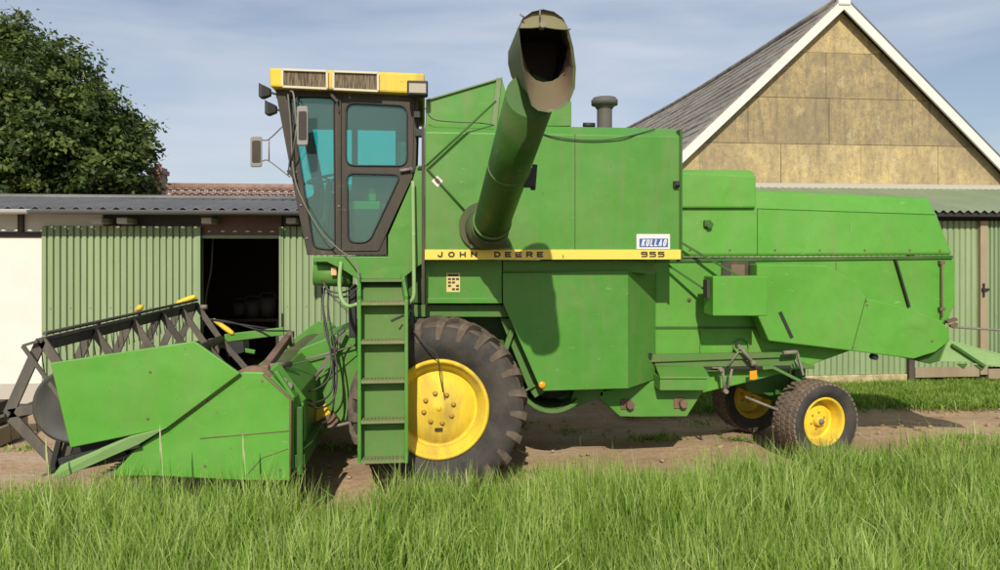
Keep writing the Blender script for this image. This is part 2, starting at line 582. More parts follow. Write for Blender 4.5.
# lichen-stained fibre cement gable
def lichen(name, k, w):
    m = mat(name, (0.5, 0.4, 0.2), 0.9)
    n1 = noise_node(m, 0.45, 7, 0.68)
    n2 = noise_node(m, 3.2, 8, 0.75, (1, 1, 0.8))
    n3 = noise_node(m, 2.2, 4, 0.6, (1, 1, 0.7))
    n4 = noise_node(m, 28, 4, 0.75)
    c = mixc(m, ramp(m, n1.outputs['Fac'], 0.36, 0.62).outputs['Color'], tuple(q * k for q in (0.580, 0.450, 0.200)), tuple(q * k for q in (0.340, 0.265, 0.140)))
    c = mixc(m, mul(m, ramp(m, n2.outputs['Fac'], 0.42, 0.60).outputs['Color'], 0.60 * w), c, (0.235, 0.190, 0.120))
    n5 = noise_node(m, 9, 6, 0.72, (1, 1, 0.7))
    c = mixc(m, mul(m, ramp(m, n5.outputs['Fac'], 0.46, 0.62).outputs['Color'], 0.6 * w), c, (0.20, 0.165, 0.11))
    c = mixc(m, mul(m, ramp(m, n3.outputs['Fac'], 0.61, 0.67).outputs['Color'], 0.55), c, (0.50, 0.42, 0.23))
    c = mixc(m, mul(m, ramp(m, n4.outputs['Fac'], 0.42, 0.70).outputs['Color'], 0.5), c, (0.16, 0.13, 0.085))
    n6 = noise_node(m, 5, 5, 0.7, (1.6, 1, 0.22))
    c = mixc(m, mul(m, ramp(m, n6.outputs['Fac'], 0.50, 0.66).outputs['Color'], 0.55 * w), c, (0.155, 0.130, 0.090))
    set_in(m, 'Base Color', c)
    bump(m, n4.outputs['Fac'], 0.3, 0.01)
    return m


M['lichen'] = lichen('lichen_board', 1.0, 1.0)
M['lichen_dark'] = lichen('stained_lichen_board', 0.80, 1.25)
M['lichen_light'] = lichen('pale_lichen_board', 1.08, 0.75)
m = mat('old_slate', (0.2, 0.19, 0.17), 0.9)
n1 = noise_node(m, 0.8, 6, 0.7)
n2 = noise_node(m, 4, 5, 0.7, (3.0, 0.6, 1))
c = mixc(m, ramp(m, n1.outputs['Fac'], 0.35, 0.65).outputs['Color'], (0.19, 0.172, 0.145), (0.33, 0.30, 0.25))
c = mixc(m, mul(m, ramp(m, n2.outputs['Fac'], 0.5, 0.62).outputs['Color'], 0.7), c, (0.09, 0.08, 0.07))
set_in(m, 'Base Color', c)
bump(m, n2.outputs['Fac'], 0.5, 0.05)
M['slate'] = m
m = mat('clay_tiles', (0.25, 0.12, 0.08), 0.85)
n1 = noise_node(m, 2.5, 5, 0.7)
n2 = noise_node(m, 9, 3, 0.6)
c = mixc(m, ramp(m, n1.outputs['Fac'], 0.35, 0.65).outputs['Color'], (0.20, 0.115, 0.085), (0.30, 0.20, 0.155))
c = mixc(m, mul(m, ramp(m, n2.outputs['Fac'], 0.5, 0.65).outputs['Color'], 0.5), c, (0.15, 0.085, 0.07))
set_in(m, 'Base Color', c)
M['clay'] = m
M['brick'] = cladding_mat('old_brick', (0.22, 0.10, 0.07), (0.28, 0.14, 0.10), (0.10, 0.06, 0.05))

YS = 10.9   # line of the shed fronts


def clad_sheet(b, x0, x1, z0, z1, Y, pitch=0.09, depth=0.034, groove=0.19, mi=0):
    """upright profiled sheet: flat bands parted by narrow grooves"""
    prof = []
    n = max(1, int(round((x1 - x0) / pitch)))
    p = (x1 - x0) / n
    for i in range(n):
        a = x0 + i * p
        prof += [(a, 0), (a + p * (1 - 2 * groove), 0), (a + p * (1 - 1.45 * groove), depth), (a + p * (1 - 0.55 * groove), depth)]
    prof.append((x1, 0))
    vs, fs = [], []
    for x, d in prof:
        vs += [(x, Y + d, z0), (x, Y + d, z1)]
    for i in range(len(prof) - 1):
        fs.append((2 * i, 2 * i + 2, 2 * i + 3, 2 * i + 1))
    b.add(vs, fs, mi)
    # back face gives it a thickness
    b.box((x0, Y + depth + 0.004, z0), (x1, Y + depth + 0.03, z1), mi)


def wavy_roof(b, x0, x1, y0, z0, y1, z1, pitch=0.177, amp=0.027, thick=0.012, step=6, mi=0):
    n = int((x1 - x0) / pitch * step)
    vs, fs = [], []
    for i in range(n + 1):
        x = x0 + (x1 - x0) * i / n
        w = amp * math.cos(2 * math.pi * x / pitch)
        vs += [(x, y0, z0 + w), (x, y1, z1 + w), (x, y1, z1 + w - thick), (x, y0, z0 + w - thick)]
    for i in range(n):
        a, c_ = 4 * i, 4 * i + 4
        for k in range(4):
            fs.append((a + k, a + (k + 1) % 4, c_ + (k + 1) % 4, c_ + k))
    b.add(vs, fs, mi, False)


# ---------------- left shed
def build_shed():
    xL, xR = -16.0, XW(640, YS)
    xw = XW(42, YS)          # render / cladding joint
    xd0, xd1 = XW(201, YS), XW(279.5, YS)
    ztop = W(100, 226, YS).z
    eave = 2.74
    root = empty('green_shed', ((xL + xR) / 2, YS + 1.5, 0))
    tag(root, 'long low farm shed with sage green cladding, white wall and dark open doorway', 'shed')
    b = MB()
    zb = W(20, 236, YS).z
    b.box((xL, YS + 0.01, 0.28), (xw, YS + 0.25, zb - 0.02))
    b.box((xL, YS + 0.05, zb + 0.06), (xw + 0.8, YS + 0.25, eave - 0.03))
    b.build('rendered_wall', M['render'], root)
    b = MB(); b.box((xL, YS - 0.015, -0.1), (xw, YS + 0.25, 0.278)); b.build('plinth', M['plinth'], root)
    b = MB()
    b.box((xL, YS - 0.01, zb - 0.02), (xw, YS + 0.2, zb + 0.05))
    for px in (20, -60, -140):
        x = XW(px, YS)
        b.box((x - 0.035, YS + 0.0, zb + 0.05), (x + 0.035, YS + 0.05, eave - 0.03))
    b.build('timber_beam', M['darktimber'], root)
    for i, (x0, x1) in enumerate(((xw + 0.005, xd0), (xd1, xR))):
        b = MB()
        clad_sheet(b, x0, x1, 0.12, ztop, YS - 0.02)
        n_ = int(round((x1 - x0) / 0.09))
        for k in range(1, n_, 3):
            xk = x0 + (k + 0.31) * (x1 - x0) / n_
            if xk < -8.5: continue
            for z in (0.35, 1.35, ztop - 0.12):
                b.box((xk - 0.008, YS - 0.026, z - 0.008), (xk + 0.008, YS - 0.0195, z + 0.008), 1)
        o = b.build('wall_cladding', [M['clad'], M['steel']], root, fixn=False)
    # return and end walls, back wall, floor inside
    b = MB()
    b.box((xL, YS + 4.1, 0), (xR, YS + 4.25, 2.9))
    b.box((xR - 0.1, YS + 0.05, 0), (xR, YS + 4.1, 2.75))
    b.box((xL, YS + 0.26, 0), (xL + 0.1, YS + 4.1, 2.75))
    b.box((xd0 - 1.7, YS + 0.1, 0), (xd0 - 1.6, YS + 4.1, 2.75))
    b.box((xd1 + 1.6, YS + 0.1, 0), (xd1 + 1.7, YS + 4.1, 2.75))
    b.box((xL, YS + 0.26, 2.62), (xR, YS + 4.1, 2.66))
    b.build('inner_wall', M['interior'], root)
    # head of the opening
    b = MB()
    zl = W(240, 236, YS).z
    b.box((xd0 - 0.02, YS + 0.06, zl), (xd1 + 0.02, YS + 0.14, eave - 0.03))
    b.build('door_head', M['lintel'], root)
    b = MB()
    b.box((xd0 - 0.02, YS + 0.03, zl - 0.035), (xd1 + 0.02, YS + 0.10, zl + 0.01))
    b.box((xd0 - 0.045, YS - 0.035, 0.1), (xd0 + 0.0, YS + 0.12, ztop - 0.01))
    b.box((xd1 - 0.0, YS - 0.035, 0.1), (xd1 + 0.03, YS + 0.12, ztop - 0.01))
    b.build('door_frame', M['clad2'], root)
    b = MB()
    b.box((xd1 + 0.035, YS - 0.05, 1.05), (xd1 + 0.055, YS - 0.02, 1.25))
    b.build('door_handle', M['black'], root)
    # strip above the cladding, near black to stand in for eave shade
    b = MB()
    b.box((xw + 0.8, YS + 0.10, ztop - 0.02), (xd0 - 0.03, YS + 0.16, eave - 0.035))
    b.box((xd1 + 0.03, YS + 0.10, ztop - 0.02), (xR, YS + 0.16, eave - 0.035))
    b.build('eave_shade_board', M['darktimber'], root)
    for px in (99, 124, 208, 292, 360):
        b = MB()
        p = W(px, 221, YS - 0.2)
        b.box((p.x - 0.07, YS - 0.28, p.z - 0.04), (p.x + 0.07, YS + 0.2, p.z + 0.045))
        b.build('rafter_end', M['plinth'], root, 0.01)
    b = MB()
    wavy_roof(b, xL - 0.2, xR + 0.1, YS - 0.38, eave + 0.02, YS + 2.9, eave + 0.36)
    wavy_roof(b, xL - 0.2, xR + 0.1, YS + 2.9, eave + 0.36, YS + 4.6, eave + 0.05)
    rf = b.build('roof', M['eternit'], root, fixn=False)
    b = MB()
    b.tube([(xL, YS + 2.9, eave + 0.40), (xR, YS + 2.9, eave + 0.40)], 0.05, 8)
    b.build('ridge_cap', M['eternit'], rf)
    b = MB()
    xg = XW(45, YS)
    for (x0, x1, mi) in ((xL - 0.2, xg, 1), (xg, xR + 0.05, 0)):
        ring0, ring1 = [], []
        for k in range(9):
            a = math.pi + math.pi * k / 8
            ring0.append((x0, YS - 0.43 + 0.055 * math.cos(a), eave - 0.015 + 0.055 * math.sin(a)))
            ring1.append((x1, YS - 0.43 + 0.055 * math.cos(a), eave - 0.015 + 0.055 * math.sin(a)))
        b.add(ring0 + ring1, [(i, i + 1, 10 + i, 9 + i) for i in range(8)], mi, True)
        b.box((x0, YS - 0.40, eave - 0.06), (x1, YS - 0.36, eave + 0.0), mi)
    b.build('gutter', [M['gutter'], M['gutter_w']], root, fixn=False)
    return xd0, xd1


xd0, xd1 = build_shed()

# things standing in the dark doorway
M['dimpail'] = mat('dimmed_pail_plastic', (0.10, 0.095, 0.085), 0.7)  # pails coloured dark so they look dim in the doorway shade


def doorway_things():
    for i, (px, py, r, h, lab) in enumerate(((253, 309, 0.15, 0.30, 'pale bucket in the dark doorway, middle of the three'),
                                             (268, 307, 0.16, 0.34, 'pale bucket in the dark doorway, nearest the right jamb'),
                                             (240, 309, 0.12, 0.22, 'small dim bucket in the dark doorway, left of the other two'))):
        p = W(px, py, YS + 2.6)
        root = empty('bucket', (p.x, p.y, p.z - h / 2))
        tag(root, lab, 'bucket', 'buckets inside the doorway')
        b = MB()
        b.lathe((p.x, p.y, p.z - h / 2), [(0.001, 0), (r * 0.8, 0), (r, h), (r * 0.94, h), (r * 0.75, 0.02), (0.001, 0.02)], 20, axis='Z')
        b.build('pail', M['dimpail'], root)
        b = MB()
        b.tube(curve_pts([(p.x - r, p.y, p.z + h / 2 - 0.02), (p.x - r * 0.6, p.y - 0.05, p.z + h / 2 + 0.08), (p.x + r * 0.6, p.y - 0.05, p.z + h / 2 + 0.08), (p.x + r, p.y, p.z + h / 2 - 0.02)], 4), 0.006, 6)
        b.build('handle', M['steel'], root)
    # workbench under the buckets
    root = empty('work_bench', (XW(255, YS + 2.7), YS + 2.7, 0))
    tag(root, 'dark bench inside the shed doorway carrying three buckets', 'bench')
    x0, x1 = XW(228, YS + 2.7), XW(285, YS + 2.7)
    zt = W(253, 309, YS + 2.6).z - 0.155
    b = MB(); b.box((x0, YS + 2.35, zt - 0.05), (x1, YS + 3.05, zt)); b.build('bench_top', M['darktimber'], root)
    for x in (x0 + 0.04, x1 - 0.1):
        for y in (YS + 2.38, YS + 2.96):
            b = MB(); b.box((x, y, 0), (x + 0.06, y + 0.06, zt - 0.05)); b.build('leg', M['darktimber'], root)
    b = MB()
    b.tube(curve_pts([W(213, 238, YS + 0.5), W(211, 270, YS + 0.5), W(207, 290, YS + 0.5), W(204, 318, YS + 0.5)], 6), 0.014, 6)
    tag(b.build('hanging_cable', M['steel']), 'thin grey cable hanging inside the left of the dark doorway', 'cable')


doorway_things()


# ---------------- right lean-to
def build_leanto():
    xL, xR = XW(640, YS) + 0.2, 16.5
    eave = 2.80
    root = empty('lean_to_shed', ((xL + xR) / 2, YS + 1.4, 0))
    tag(root, 'low green clad lean-to with mossy green roof in front of the yellow gable', 'shed')
    ztop = W(950, 221, YS).z
    xs = [xL, XW(906, YS), XW(912, YS), XW(976, YS), XW(983.5, YS), xR]
    b = MB(); clad_sheet(b, xs[0], xs[1], 0.19, ztop, YS - 0.01, 0.098, 0.024, 0.22)
    b.build('wall_cladding', M['clad'], root, fixn=False)
    b = MB(); clad_sheet(b, xs[2], xs[3], 0.28, ztop, YS - 0.04, 0.098, 0.024, 0.22)
    b.build('door_leaf', M['clad'], root, fixn=False)
    b = MB(); clad_sheet(b, xs[4], xs[5], 0.28, ztop, YS - 0.07, 0.075, 0.03, 0.27)
    b.build('door_leaf', M['clad2'], root, fixn=False)
    b = MB(); b.box((xs[1], YS - 0.08, 0.0), (xs[2] - 0.005, YS + 0.03, ztop)); b.build('door_post', M['frame'], root, 0.004)
    b = MB(); b.box((xs[3], YS - 0.10, 0.16), (xs[4] - 0.004, YS + 0.02, ztop)); b.build('door_edge_board', M['timber'], root, 0.004)
    b = MB()
    b.box((xs[3] + 0.01, YS - 0.135, 1.52), (xs[3] + 0.13, YS - 0.10, 1.56)); b.box((xs[3] + 0.03, YS - 0.12, 1.42), (xs[3] + 0.06, YS - 0.10, 1.64))
    b.build('door_latch', M['black'], root)
    b = MB()
    b.box((xs[2], YS - 0.085, 0.13), (xs[3] - 0.005, YS - 0.03, 0.29)); b.box((xs[4], YS - 0.11, 0.09), (xs[5], YS - 0.055, 0.25))
    b.build('bottom_board', M['timber'], root, 0.004)
    b = MB(); b.box((xL, YS - 0.05, -0.1), (xs[1] - 0.01, YS + 0.15, 0.185)); b.build('stone_footing', M['stone'], root, 0.01)
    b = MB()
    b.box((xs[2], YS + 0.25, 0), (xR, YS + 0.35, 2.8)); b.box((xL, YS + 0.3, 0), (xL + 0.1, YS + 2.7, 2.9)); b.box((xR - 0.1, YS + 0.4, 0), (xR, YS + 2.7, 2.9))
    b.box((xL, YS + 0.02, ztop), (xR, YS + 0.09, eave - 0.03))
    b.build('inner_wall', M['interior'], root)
    b = MB()
    wavy_roof(b, xL, xR, YS - 0.34, eave + 0.0, YS + 2.75, eave + 0.62, pitch=0.14, amp=0.022)
    b.build('roof', [M['greenroof']], root, fixn=False)
    b = MB()
    b.box((xL, YS - 0.30, eave - 0.09), (xR, YS - 0.26, eave - 0.03))
    b.build('fascia', M['black'], root)
    b = MB()
    b.box((xL, YS + 2.66, eave + 0.60), (xR, YS + 2.78, eave + 0.70))
    b.build('flashing', M['plinth'], root)


build_leanto()


# ---------------- barn
def build_barn():
    YB = 13.7
    pk = W(838, 3, YB)
    S = 0.935
    half = 6.2
    root = empty('old_barn', (pk.x, YB + 9, 0))
    tag(root, 'tall old barn with lichen-stained yellow gable and white bargeboards', 'barn')
    zE = pk.z - S * half
    yend = 31.0
    # gable boards, each sheet of fibre cement set a few millimetres apart
    b = MB()
    def xat(z): return (pk.z - 0.1 - z) / S
    rows = [W(838, y, YB).z for y in (190.5, 144.5, 98.5, 52)]
    rows[0] = 0.0
    zs = [0.0, W(838, 190.5, YB).z, W(838, 144.5, YB).z, W(838, 98.5, YB).z, W(838, 53, YB).z, pk.z - 0.12]
    cuts = {1: [XW(781, YB), XW(861, YB), XW(938, YB), XW(700, YB)], 2: [XW(748, YB), XW(829, YB), XW(912, YB)],
            3: [XW(826, YB), XW(898, YB)], 4: []}
    g = 0.0045
    for r in range(5):
        z0, z1 = zs[r] + (g if r else 0), zs[r + 1] - g
        w0, w1 = min(xat(z0), half), min(xat(z1), half)
        cc = sorted(cuts.get(r, []))
        lim = [-1e9] + cc + [1e9]
        for k in range(len(lim) - 1):
            l0, l1 = lim[k] + g, lim[k + 1] - g
            poly = [(pk.x - w0, z0), (pk.x + w0, z0), (pk.x + w1, z1), (pk.x - w1, z1)]
            if w1 <= 0.001: poly = poly[:3]
            for sg, lim_ in ((1, l0), (-1, l1)):
                out = []
                for q in range(len(poly)):
                    p0, p1 = poly[q - 1], poly[q]
                    i0, i1 = sg * (p0[0] - lim_) >= 0, sg * (p1[0] - lim_) >= 0
                    if i0 != i1:
                        t = (lim_ - p0[0]) / (p1[0] - p0[0])
                        out.append((lim_, p0[1] + t * (p1[1] - p0[1])))
                    if i1: out.append(p1)
                poly = out
            if len(poly) < 3: continue
            off = random.uniform(-0.006, 0.006)
            fr = [Vector((x, YB + off, z)) for x, z in poly]
            b.prism(fr, [p + Vector((0, 0.02, 0)) for p in fr], (r * 2 + k * 3 + (r == 3)) % 3)
    b.build('gable_board', [M['lichen'], M['lichen_dark'], M['lichen_light']], root)
    b = MB()
    fr = [Vector((pk.x - half, YB + 0.04, 0)), Vector((pk.x + half, YB + 0.04, 0)), Vector((pk.x + half, YB + 0.04, zE - 0.1)), Vector((pk.x, YB + 0.04, pk.z - 0.14)), Vector((pk.x - half, YB + 0.04, zE - 0.1))]
    b.prism(fr, [p + Vector((0, yend - YB - 0.1, 0)) for p in fr])
    b.build('wall', M['brick'], root)
    # roof slopes: overlapping courses
    for sgn in (-1, 1):
        b = MB()
        nrow = 26
        L = half + 0.35
        for r in range(nrow):
            t0, t1 = L * r / nrow, L * (r + 1) / nrow + 0.03
            za, zb_ = pk.z + 0.04 - S * t0, pk.z + 0.04 - S * t1
            sagy = []
            ny = 18
            lift = 0.035
            vs, fs = [], []
            for k in range(ny + 1):
                y = YB - 0.18 + (yend - YB + 0.3) * k / ny
                sag = -0.16 * math.sin(math.pi * k / ny) * (1 - r / nrow) + random.uniform(-0.012, 0.012)
                if k == 0: sag = 0
                vs += [(pk.x + sgn * t0, y, za + sag), (pk.x + sgn * t1, y, zb_ + sag + lift), (pk.x + sgn * t1, y, zb_ + sag - 0.02)]
            for k in range(ny):
                o = 3 * k
                fs += [(o, o + 3, o + 4, o + 1), (o + 1, o + 4, o + 5, o + 2)]
            b.add(vs, fs)
        b.build('roof_slope', M['slate'], root, fixn=False)
    # bargeboards
    for sgn in (-1, 1):
        b = MB()
        n_ = Vector((sgn * S, 0, 1)).normalized()
        d_ = Vector((sgn, 0, -S)).normalized()
        top = Vector((pk.x, YB - 0.22, pk.z + 0.04))
        e = top + d_ * (half + 0.45) * math.sqrt(1 + S * S)
        dn = Vector((0, 0, -0.235))
        fr = [top, e, e + dn, top + dn]
        b.prism(fr, [p + Vector((0, 0.05, 0)) for p in fr])
        b.build('bargeboard', M['whitewood'], root, 0.006)
        b = MB()
        off = n_ * 0.035
        fr = [top + off, e + off, e, top]
        b.prism(fr, [p + Vector((0, 0.25, 0)) for p in fr])
        b.build('verge_trim', M['slate' if sgn < 0 else 'gutter'], root)
    b = MB()
    b.box((pk.x - 0.13, YB - 0.25, pk.z - 0.12), (pk.x + 0.13, YB - 0.13, pk.z + 0.14))
    b.build('apex_cap', M['whitewood'], root, 0.03)
    b = MB()
    b.tube([(pk.x, YB - 0.15, pk.z + 0.05)] + [(pk.x, YB + 1.2 * k, pk.z + 0.05 - 0.16 * math.sin(math.pi * 1.2 * k / 17.3)) for k in range(1, 14)] + [(pk.x, yend, pk.z + 0.05)], 0.09, 8)
    b.build('ridge_cap', M['slate'], root)


build_barn()


# ---------------- far house with the clay tile roof
def build_far_house():
    Y0 = 20.0
    x0, x1 = XW(167, Y0 + 3), XW(420, Y0)
    root = empty('tiled_farmhouse', ((x0 + x1) / 2, Y0 + 3, 0))
    tag(root, 'distant building with weathered red clay tile roof beyond the shed', 'house')
    zr = W(230, 188, Y0 + 3).z
    ze = zr - 2.0
    b = MB(); b.box((x0 + 0.2, Y0 + 0.3, 0), (x1, Y0 + 6, ze)); b.build('wall', M['brick'], root)
    b = MB()
    nr = 16
    for sy in (0, 1):
        for r in range(nr):
            y0 = Y0 + 3 * r / nr if not sy else Y0 + 6.3 - 3.3 * r / nr
            y1 = Y0 + 3 * (r + 1) / nr if not sy else Y0 + 6.3 - 3.3 * (r + 1) / nr
            z0, z1 = ze + 2.0 * r / nr, ze + 2.0 * (r + 1) / nr
            wavy_roof(b, x0 + random.uniform(-0.02, 0.02), x1, y0, z0 + 0.05, y1, z1 + 0.0, pitch=0.24, amp=0.035, step=4)
    b.build('roof', M['clay'], root, fixn=False)
    b = MB(); b.tube([(x0, Y0 + 3, zr + 0.03), (x1, Y0 + 3, zr + 0.03)], 0.11, 8); b.build('ridge_cap', M['clay'], root)
    p = W(158, 190, Y0 + 3.5)
    b = MB()
    zt = W(158, 168, Y0 + 3.5).z
    b.box((p.x - 0.20, p.y - 0.25, 0.5), (p.x + 0.20, p.y + 0.25, zt))
    b.box((p.x - 0.25, p.y - 0.30, zt - 0.22), (p.x + 0.25, p.y + 0.30, zt - 0.08))
    ch = b.build('chimney', M['brick'], root, 0.01)
    b = MB(); b.lathe((p.x, p.y, zt), [(0.10, 0), (0.12, 0.12), (0.08, 0.12), (0.08, 0.0)], 12, axis='Z'); b.build('chimney_pot', M['clay'], ch)


build_far_house()


# ---------------- timber stack at the far left
def build_stack():
    for i, (dy, z, L, mt, lab) in enumerate(((0.0, 0.0, 1.5, 'timber', 'pale weathered beam at the bottom left, underneath the dark boards'),
                                             (0.05, 0.13, 1.45, 'darktimber', 'dark rough board lying on the pale beam at the left edge'),
                                             (0.02, 0.26, 1.5, 'darktimber', 'topmost dark board of the stack at the left edge'))):
        p = W(4 - 2 * i, 400, 8.6 + dy)
        b = MB()
        for k in range(2 if i == 1 else 1):
            b.box((p.x - L, 8.5 + dy + k * 0.35, z + 0.10), (p.x, 8.5 + dy + k * 0.35 + 0.28, z + 0.10 + 0.115))
        if i == 0:
            b = MB(); b.box((p.x - L, 8.5, 0.0), (p.x, 9.1, 0.205))
        tag(b.build('timber_board', M[mt], bev=0.01), lab, 'board', 'boards stacked by the white wall')


build_stack()


# ================================================================== VEGETATION
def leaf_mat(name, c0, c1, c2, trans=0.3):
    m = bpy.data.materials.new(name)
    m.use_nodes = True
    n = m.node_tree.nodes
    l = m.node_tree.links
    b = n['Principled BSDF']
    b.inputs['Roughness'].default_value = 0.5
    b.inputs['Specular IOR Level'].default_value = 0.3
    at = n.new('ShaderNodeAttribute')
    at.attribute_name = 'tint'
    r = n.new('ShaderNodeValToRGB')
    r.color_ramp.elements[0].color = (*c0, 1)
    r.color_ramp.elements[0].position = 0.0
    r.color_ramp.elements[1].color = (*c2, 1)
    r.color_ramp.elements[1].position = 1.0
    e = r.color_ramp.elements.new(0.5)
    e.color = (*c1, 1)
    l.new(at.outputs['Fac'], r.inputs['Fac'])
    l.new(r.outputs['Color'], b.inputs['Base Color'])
    t = n.new('ShaderNodeBsdfTranslucent')
    l.new(r.outputs['Color'], t.inputs['Color'])
    mx = n.new('ShaderNodeMixShader')
    mx.inputs[0].default_value = trans
    out = n['Material Output']
    l.new(b.outputs[0], mx.inputs[1])
    l.new(t.outputs[0], mx.inputs[2])
    l.new(mx.outputs[0], out.inputs['Surface'])
    return m


M['leaf'] = leaf_mat('tree_leaves', (0.024, 0.048, 0.010), (0.078, 0.122, 0.024), (0.200, 0.245, 0.058), 0.32)
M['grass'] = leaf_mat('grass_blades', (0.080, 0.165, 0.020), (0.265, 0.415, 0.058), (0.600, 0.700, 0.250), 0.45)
M['straw'] = leaf_mat('dry_stalks', (0.30, 0.36, 0.12), (0.48, 0.50, 0.22), (0.66, 0.64, 0.38), 0.4)
M['bark'] = cladding_mat('bark', (0.08, 0.06, 0.045), (0.12, 0.095, 0.07), (0.05, 0.04, 0.03))


def fast_mesh(name, verts, quads, tint_face, material, parent=None, tris=None):
    me = bpy.data.meshes.new(name)
    nq = len(quads)
    me.vertices.add(len(verts))
    me.vertices.foreach_set('co', verts.astype(np.float32).ravel())
    if tris is not None and len(tris):
        loops = np.concatenate([quads.ravel(), tris.ravel()])
        starts = np.concatenate([np.arange(nq) * 4, nq * 4 + np.arange(len(tris)) * 3])
    else:
        loops = quads.ravel()
        starts = np.arange(nq) * 4
    me.loops.add(len(loops))
    me.loops.foreach_set('vertex_index', loops.astype(np.int32))
    me.polygons.add(len(starts))
    me.polygons.foreach_set('loop_start', starts.astype(np.int32))
    me.update(calc_edges=True)
    me.validate()
    a = me.attributes.new('tint', 'FLOAT', 'POINT')
    a.data.foreach_set('value', tint_face.astype(np.float32))
    me.materials.append(material)
    o = bpy.data.objects.new(name, me)
    col.objects.link(o)
    if parent is not None:
        o.parent = parent
    return o


def leaf_cloud(lobes, n, size, rs, off):
    """lobes: (centre, radius xyz); leaves lie on and inside each lobe, gathered in sprays"""
    w = np.array([l[1][0] * l[1][2] for l in lobes]); w = w / w.sum()
    idx = rs.choice(len(lobes), n, p=w)
    C = np.array([l[0] for l in lobes])[idx]
    Rr = np.array([l[1] for l in lobes])[idx]
    nspray = n // 48
    sp = rs.randint(0, nspray, n)
    # sprays sit on the shell of their lobe
    sl = rs.choice(len(lobes), nspray, p=w)
    d = rs.normal(size=(nspray, 3)); d /= np.linalg.norm(d, axis=1)[:, None]
    rad = rs.uniform(0.62, 1.10, nspray) ** 0.8
    SC = np.array([l[0] for l in lobes])[sl] + d * rad[:, None] * np.array([l[1] for l in lobes])[sl]
    sr = rs.uniform(0.16, 0.42, nspray)
    P = SC[sp] + rs.normal(size=(n, 3)) * sr[sp][:, None] * np.array([0.6, 0.6, 0.38])
    nr = d[sp] * 0.7 + rs.normal(size=(n, 3)) * 0.55 + np.array([0, 0, 0.5])
    nr /= np.linalg.norm(nr, axis=1)[:, None]
    t = np.cross(nr, rs.normal(size=(n, 3))); t /= np.linalg.norm(t, axis=1)[:, None]
    b = np.cross(nr, t)
    s = (size * rs.uniform(0.6, 1.35, n))[:, None]
    v = np.stack([P - t * s, P - b * s * 0.55, P + t * s, P + b * s * 0.55], 1).reshape(-1, 3)
    q = np.arange(n * 4).reshape(-1, 4)
    tint = np.clip(rs.uniform(0.05, 0.75, nspray)[sp] + rs.normal(0, 0.12, n), 0, 1)
    return v - off, q, np.repeat(tint, 4)


def build_tree(name, label, base, lobes_px, n, size, seed, trunk_r=0.35, group=None):
    rs = np.random.RandomState(seed)
    root = empty(name, base)
    tag(root, label, 'tree', group)
    lobes = []
    for (px, py, Y, r) in lobes_px:
        p = W(px, py, Y)
        lobes.append(((p.x, p.y, p.z), (r, r, r * 0.85)))
    off = np.array(base)
    v, q, t = leaf_cloud(lobes, n, size, rs, off)
    fast_mesh('crown', v, q, t, M['leaf'], root)
    b = MB()
    base = Vector(base)
    top = Vector(lobes[0][0])
    mid = base.lerp(top, 0.45)
    b.tube([base, base.lerp(mid, 0.5) + Vector((0.1, 0, 0)), mid, top], 0.3, 10, radii=[trunk_r * 1.3, trunk_r, trunk_r * 0.8, trunk_r * 0.2])
    for c, rr in lobes:
        c = Vector(c)
        k = mid.lerp(top, random.uniform(0, 0.5))
        mp = k.lerp(c, 0.5) + Vector((random.uniform(-.3, .3), random.uniform(-.3, .3), 0.3))
        b.tube([k, mp, c], 0.1, 6, radii=[trunk_r * 0.45, trunk_r * 0.25, 0.03])
        for q_ in range(4):
            e = c + Vector((random.uniform(-1, 1), random.uniform(-1, 1), random.uniform(-.5, 1))) * rr[0] * 0.8
            b.tube([mp.lerp(c, 0.6), e], 0.05, 5, radii=[0.06, 0.015])
    b.build('trunk', M['bark'], root)
    return root


TY = 24.0
build_tree('broadleaf_tree', 'tall dark green broadleaf tree rising behind the white wall', (XW(15, TY), TY, 0),
           [(0, 70, TY, 2.0), (20, 62, TY - 1, 1.35), (48, 80, TY - 1.5, 1.35), (70, 95, TY - 1, 1.2), (95, 118, TY - 1, 1.2), (112, 142, TY - 1.0, 1.05),
            (30, 115, TY - 2.5, 1.9), (-30, 90, TY, 2.4), (60, 150, TY - 2.5, 1.8), (100, 165, TY - 2, 1.5), (10, 160, TY - 3, 1.9), (-60, 130, TY, 2.6),
            (112, 172, TY - 1, 1.1), (-15, 48, TY, 1.2), (132, 128, TY - 0.5, 0.45), (145, 130, TY - 0.5, 0.28), (138, 150, TY, 0.5), (-90, 100, TY, 2.4)],
           72000, 0.085, 11)
TY2 = 22.0
build_tree('bushy_tree', 'lower bushy tree left of the chimney, below the tall crown', (XW(120, TY2), TY2, 0),
           [(115, 190, TY2, 1.0), (85, 192, TY2, 1.1), (50, 190, TY2, 1.2), (10, 190, TY2, 1.3), (-40, 190, TY2, 1.3)],
           22000, 0.070, 12, 0.18)


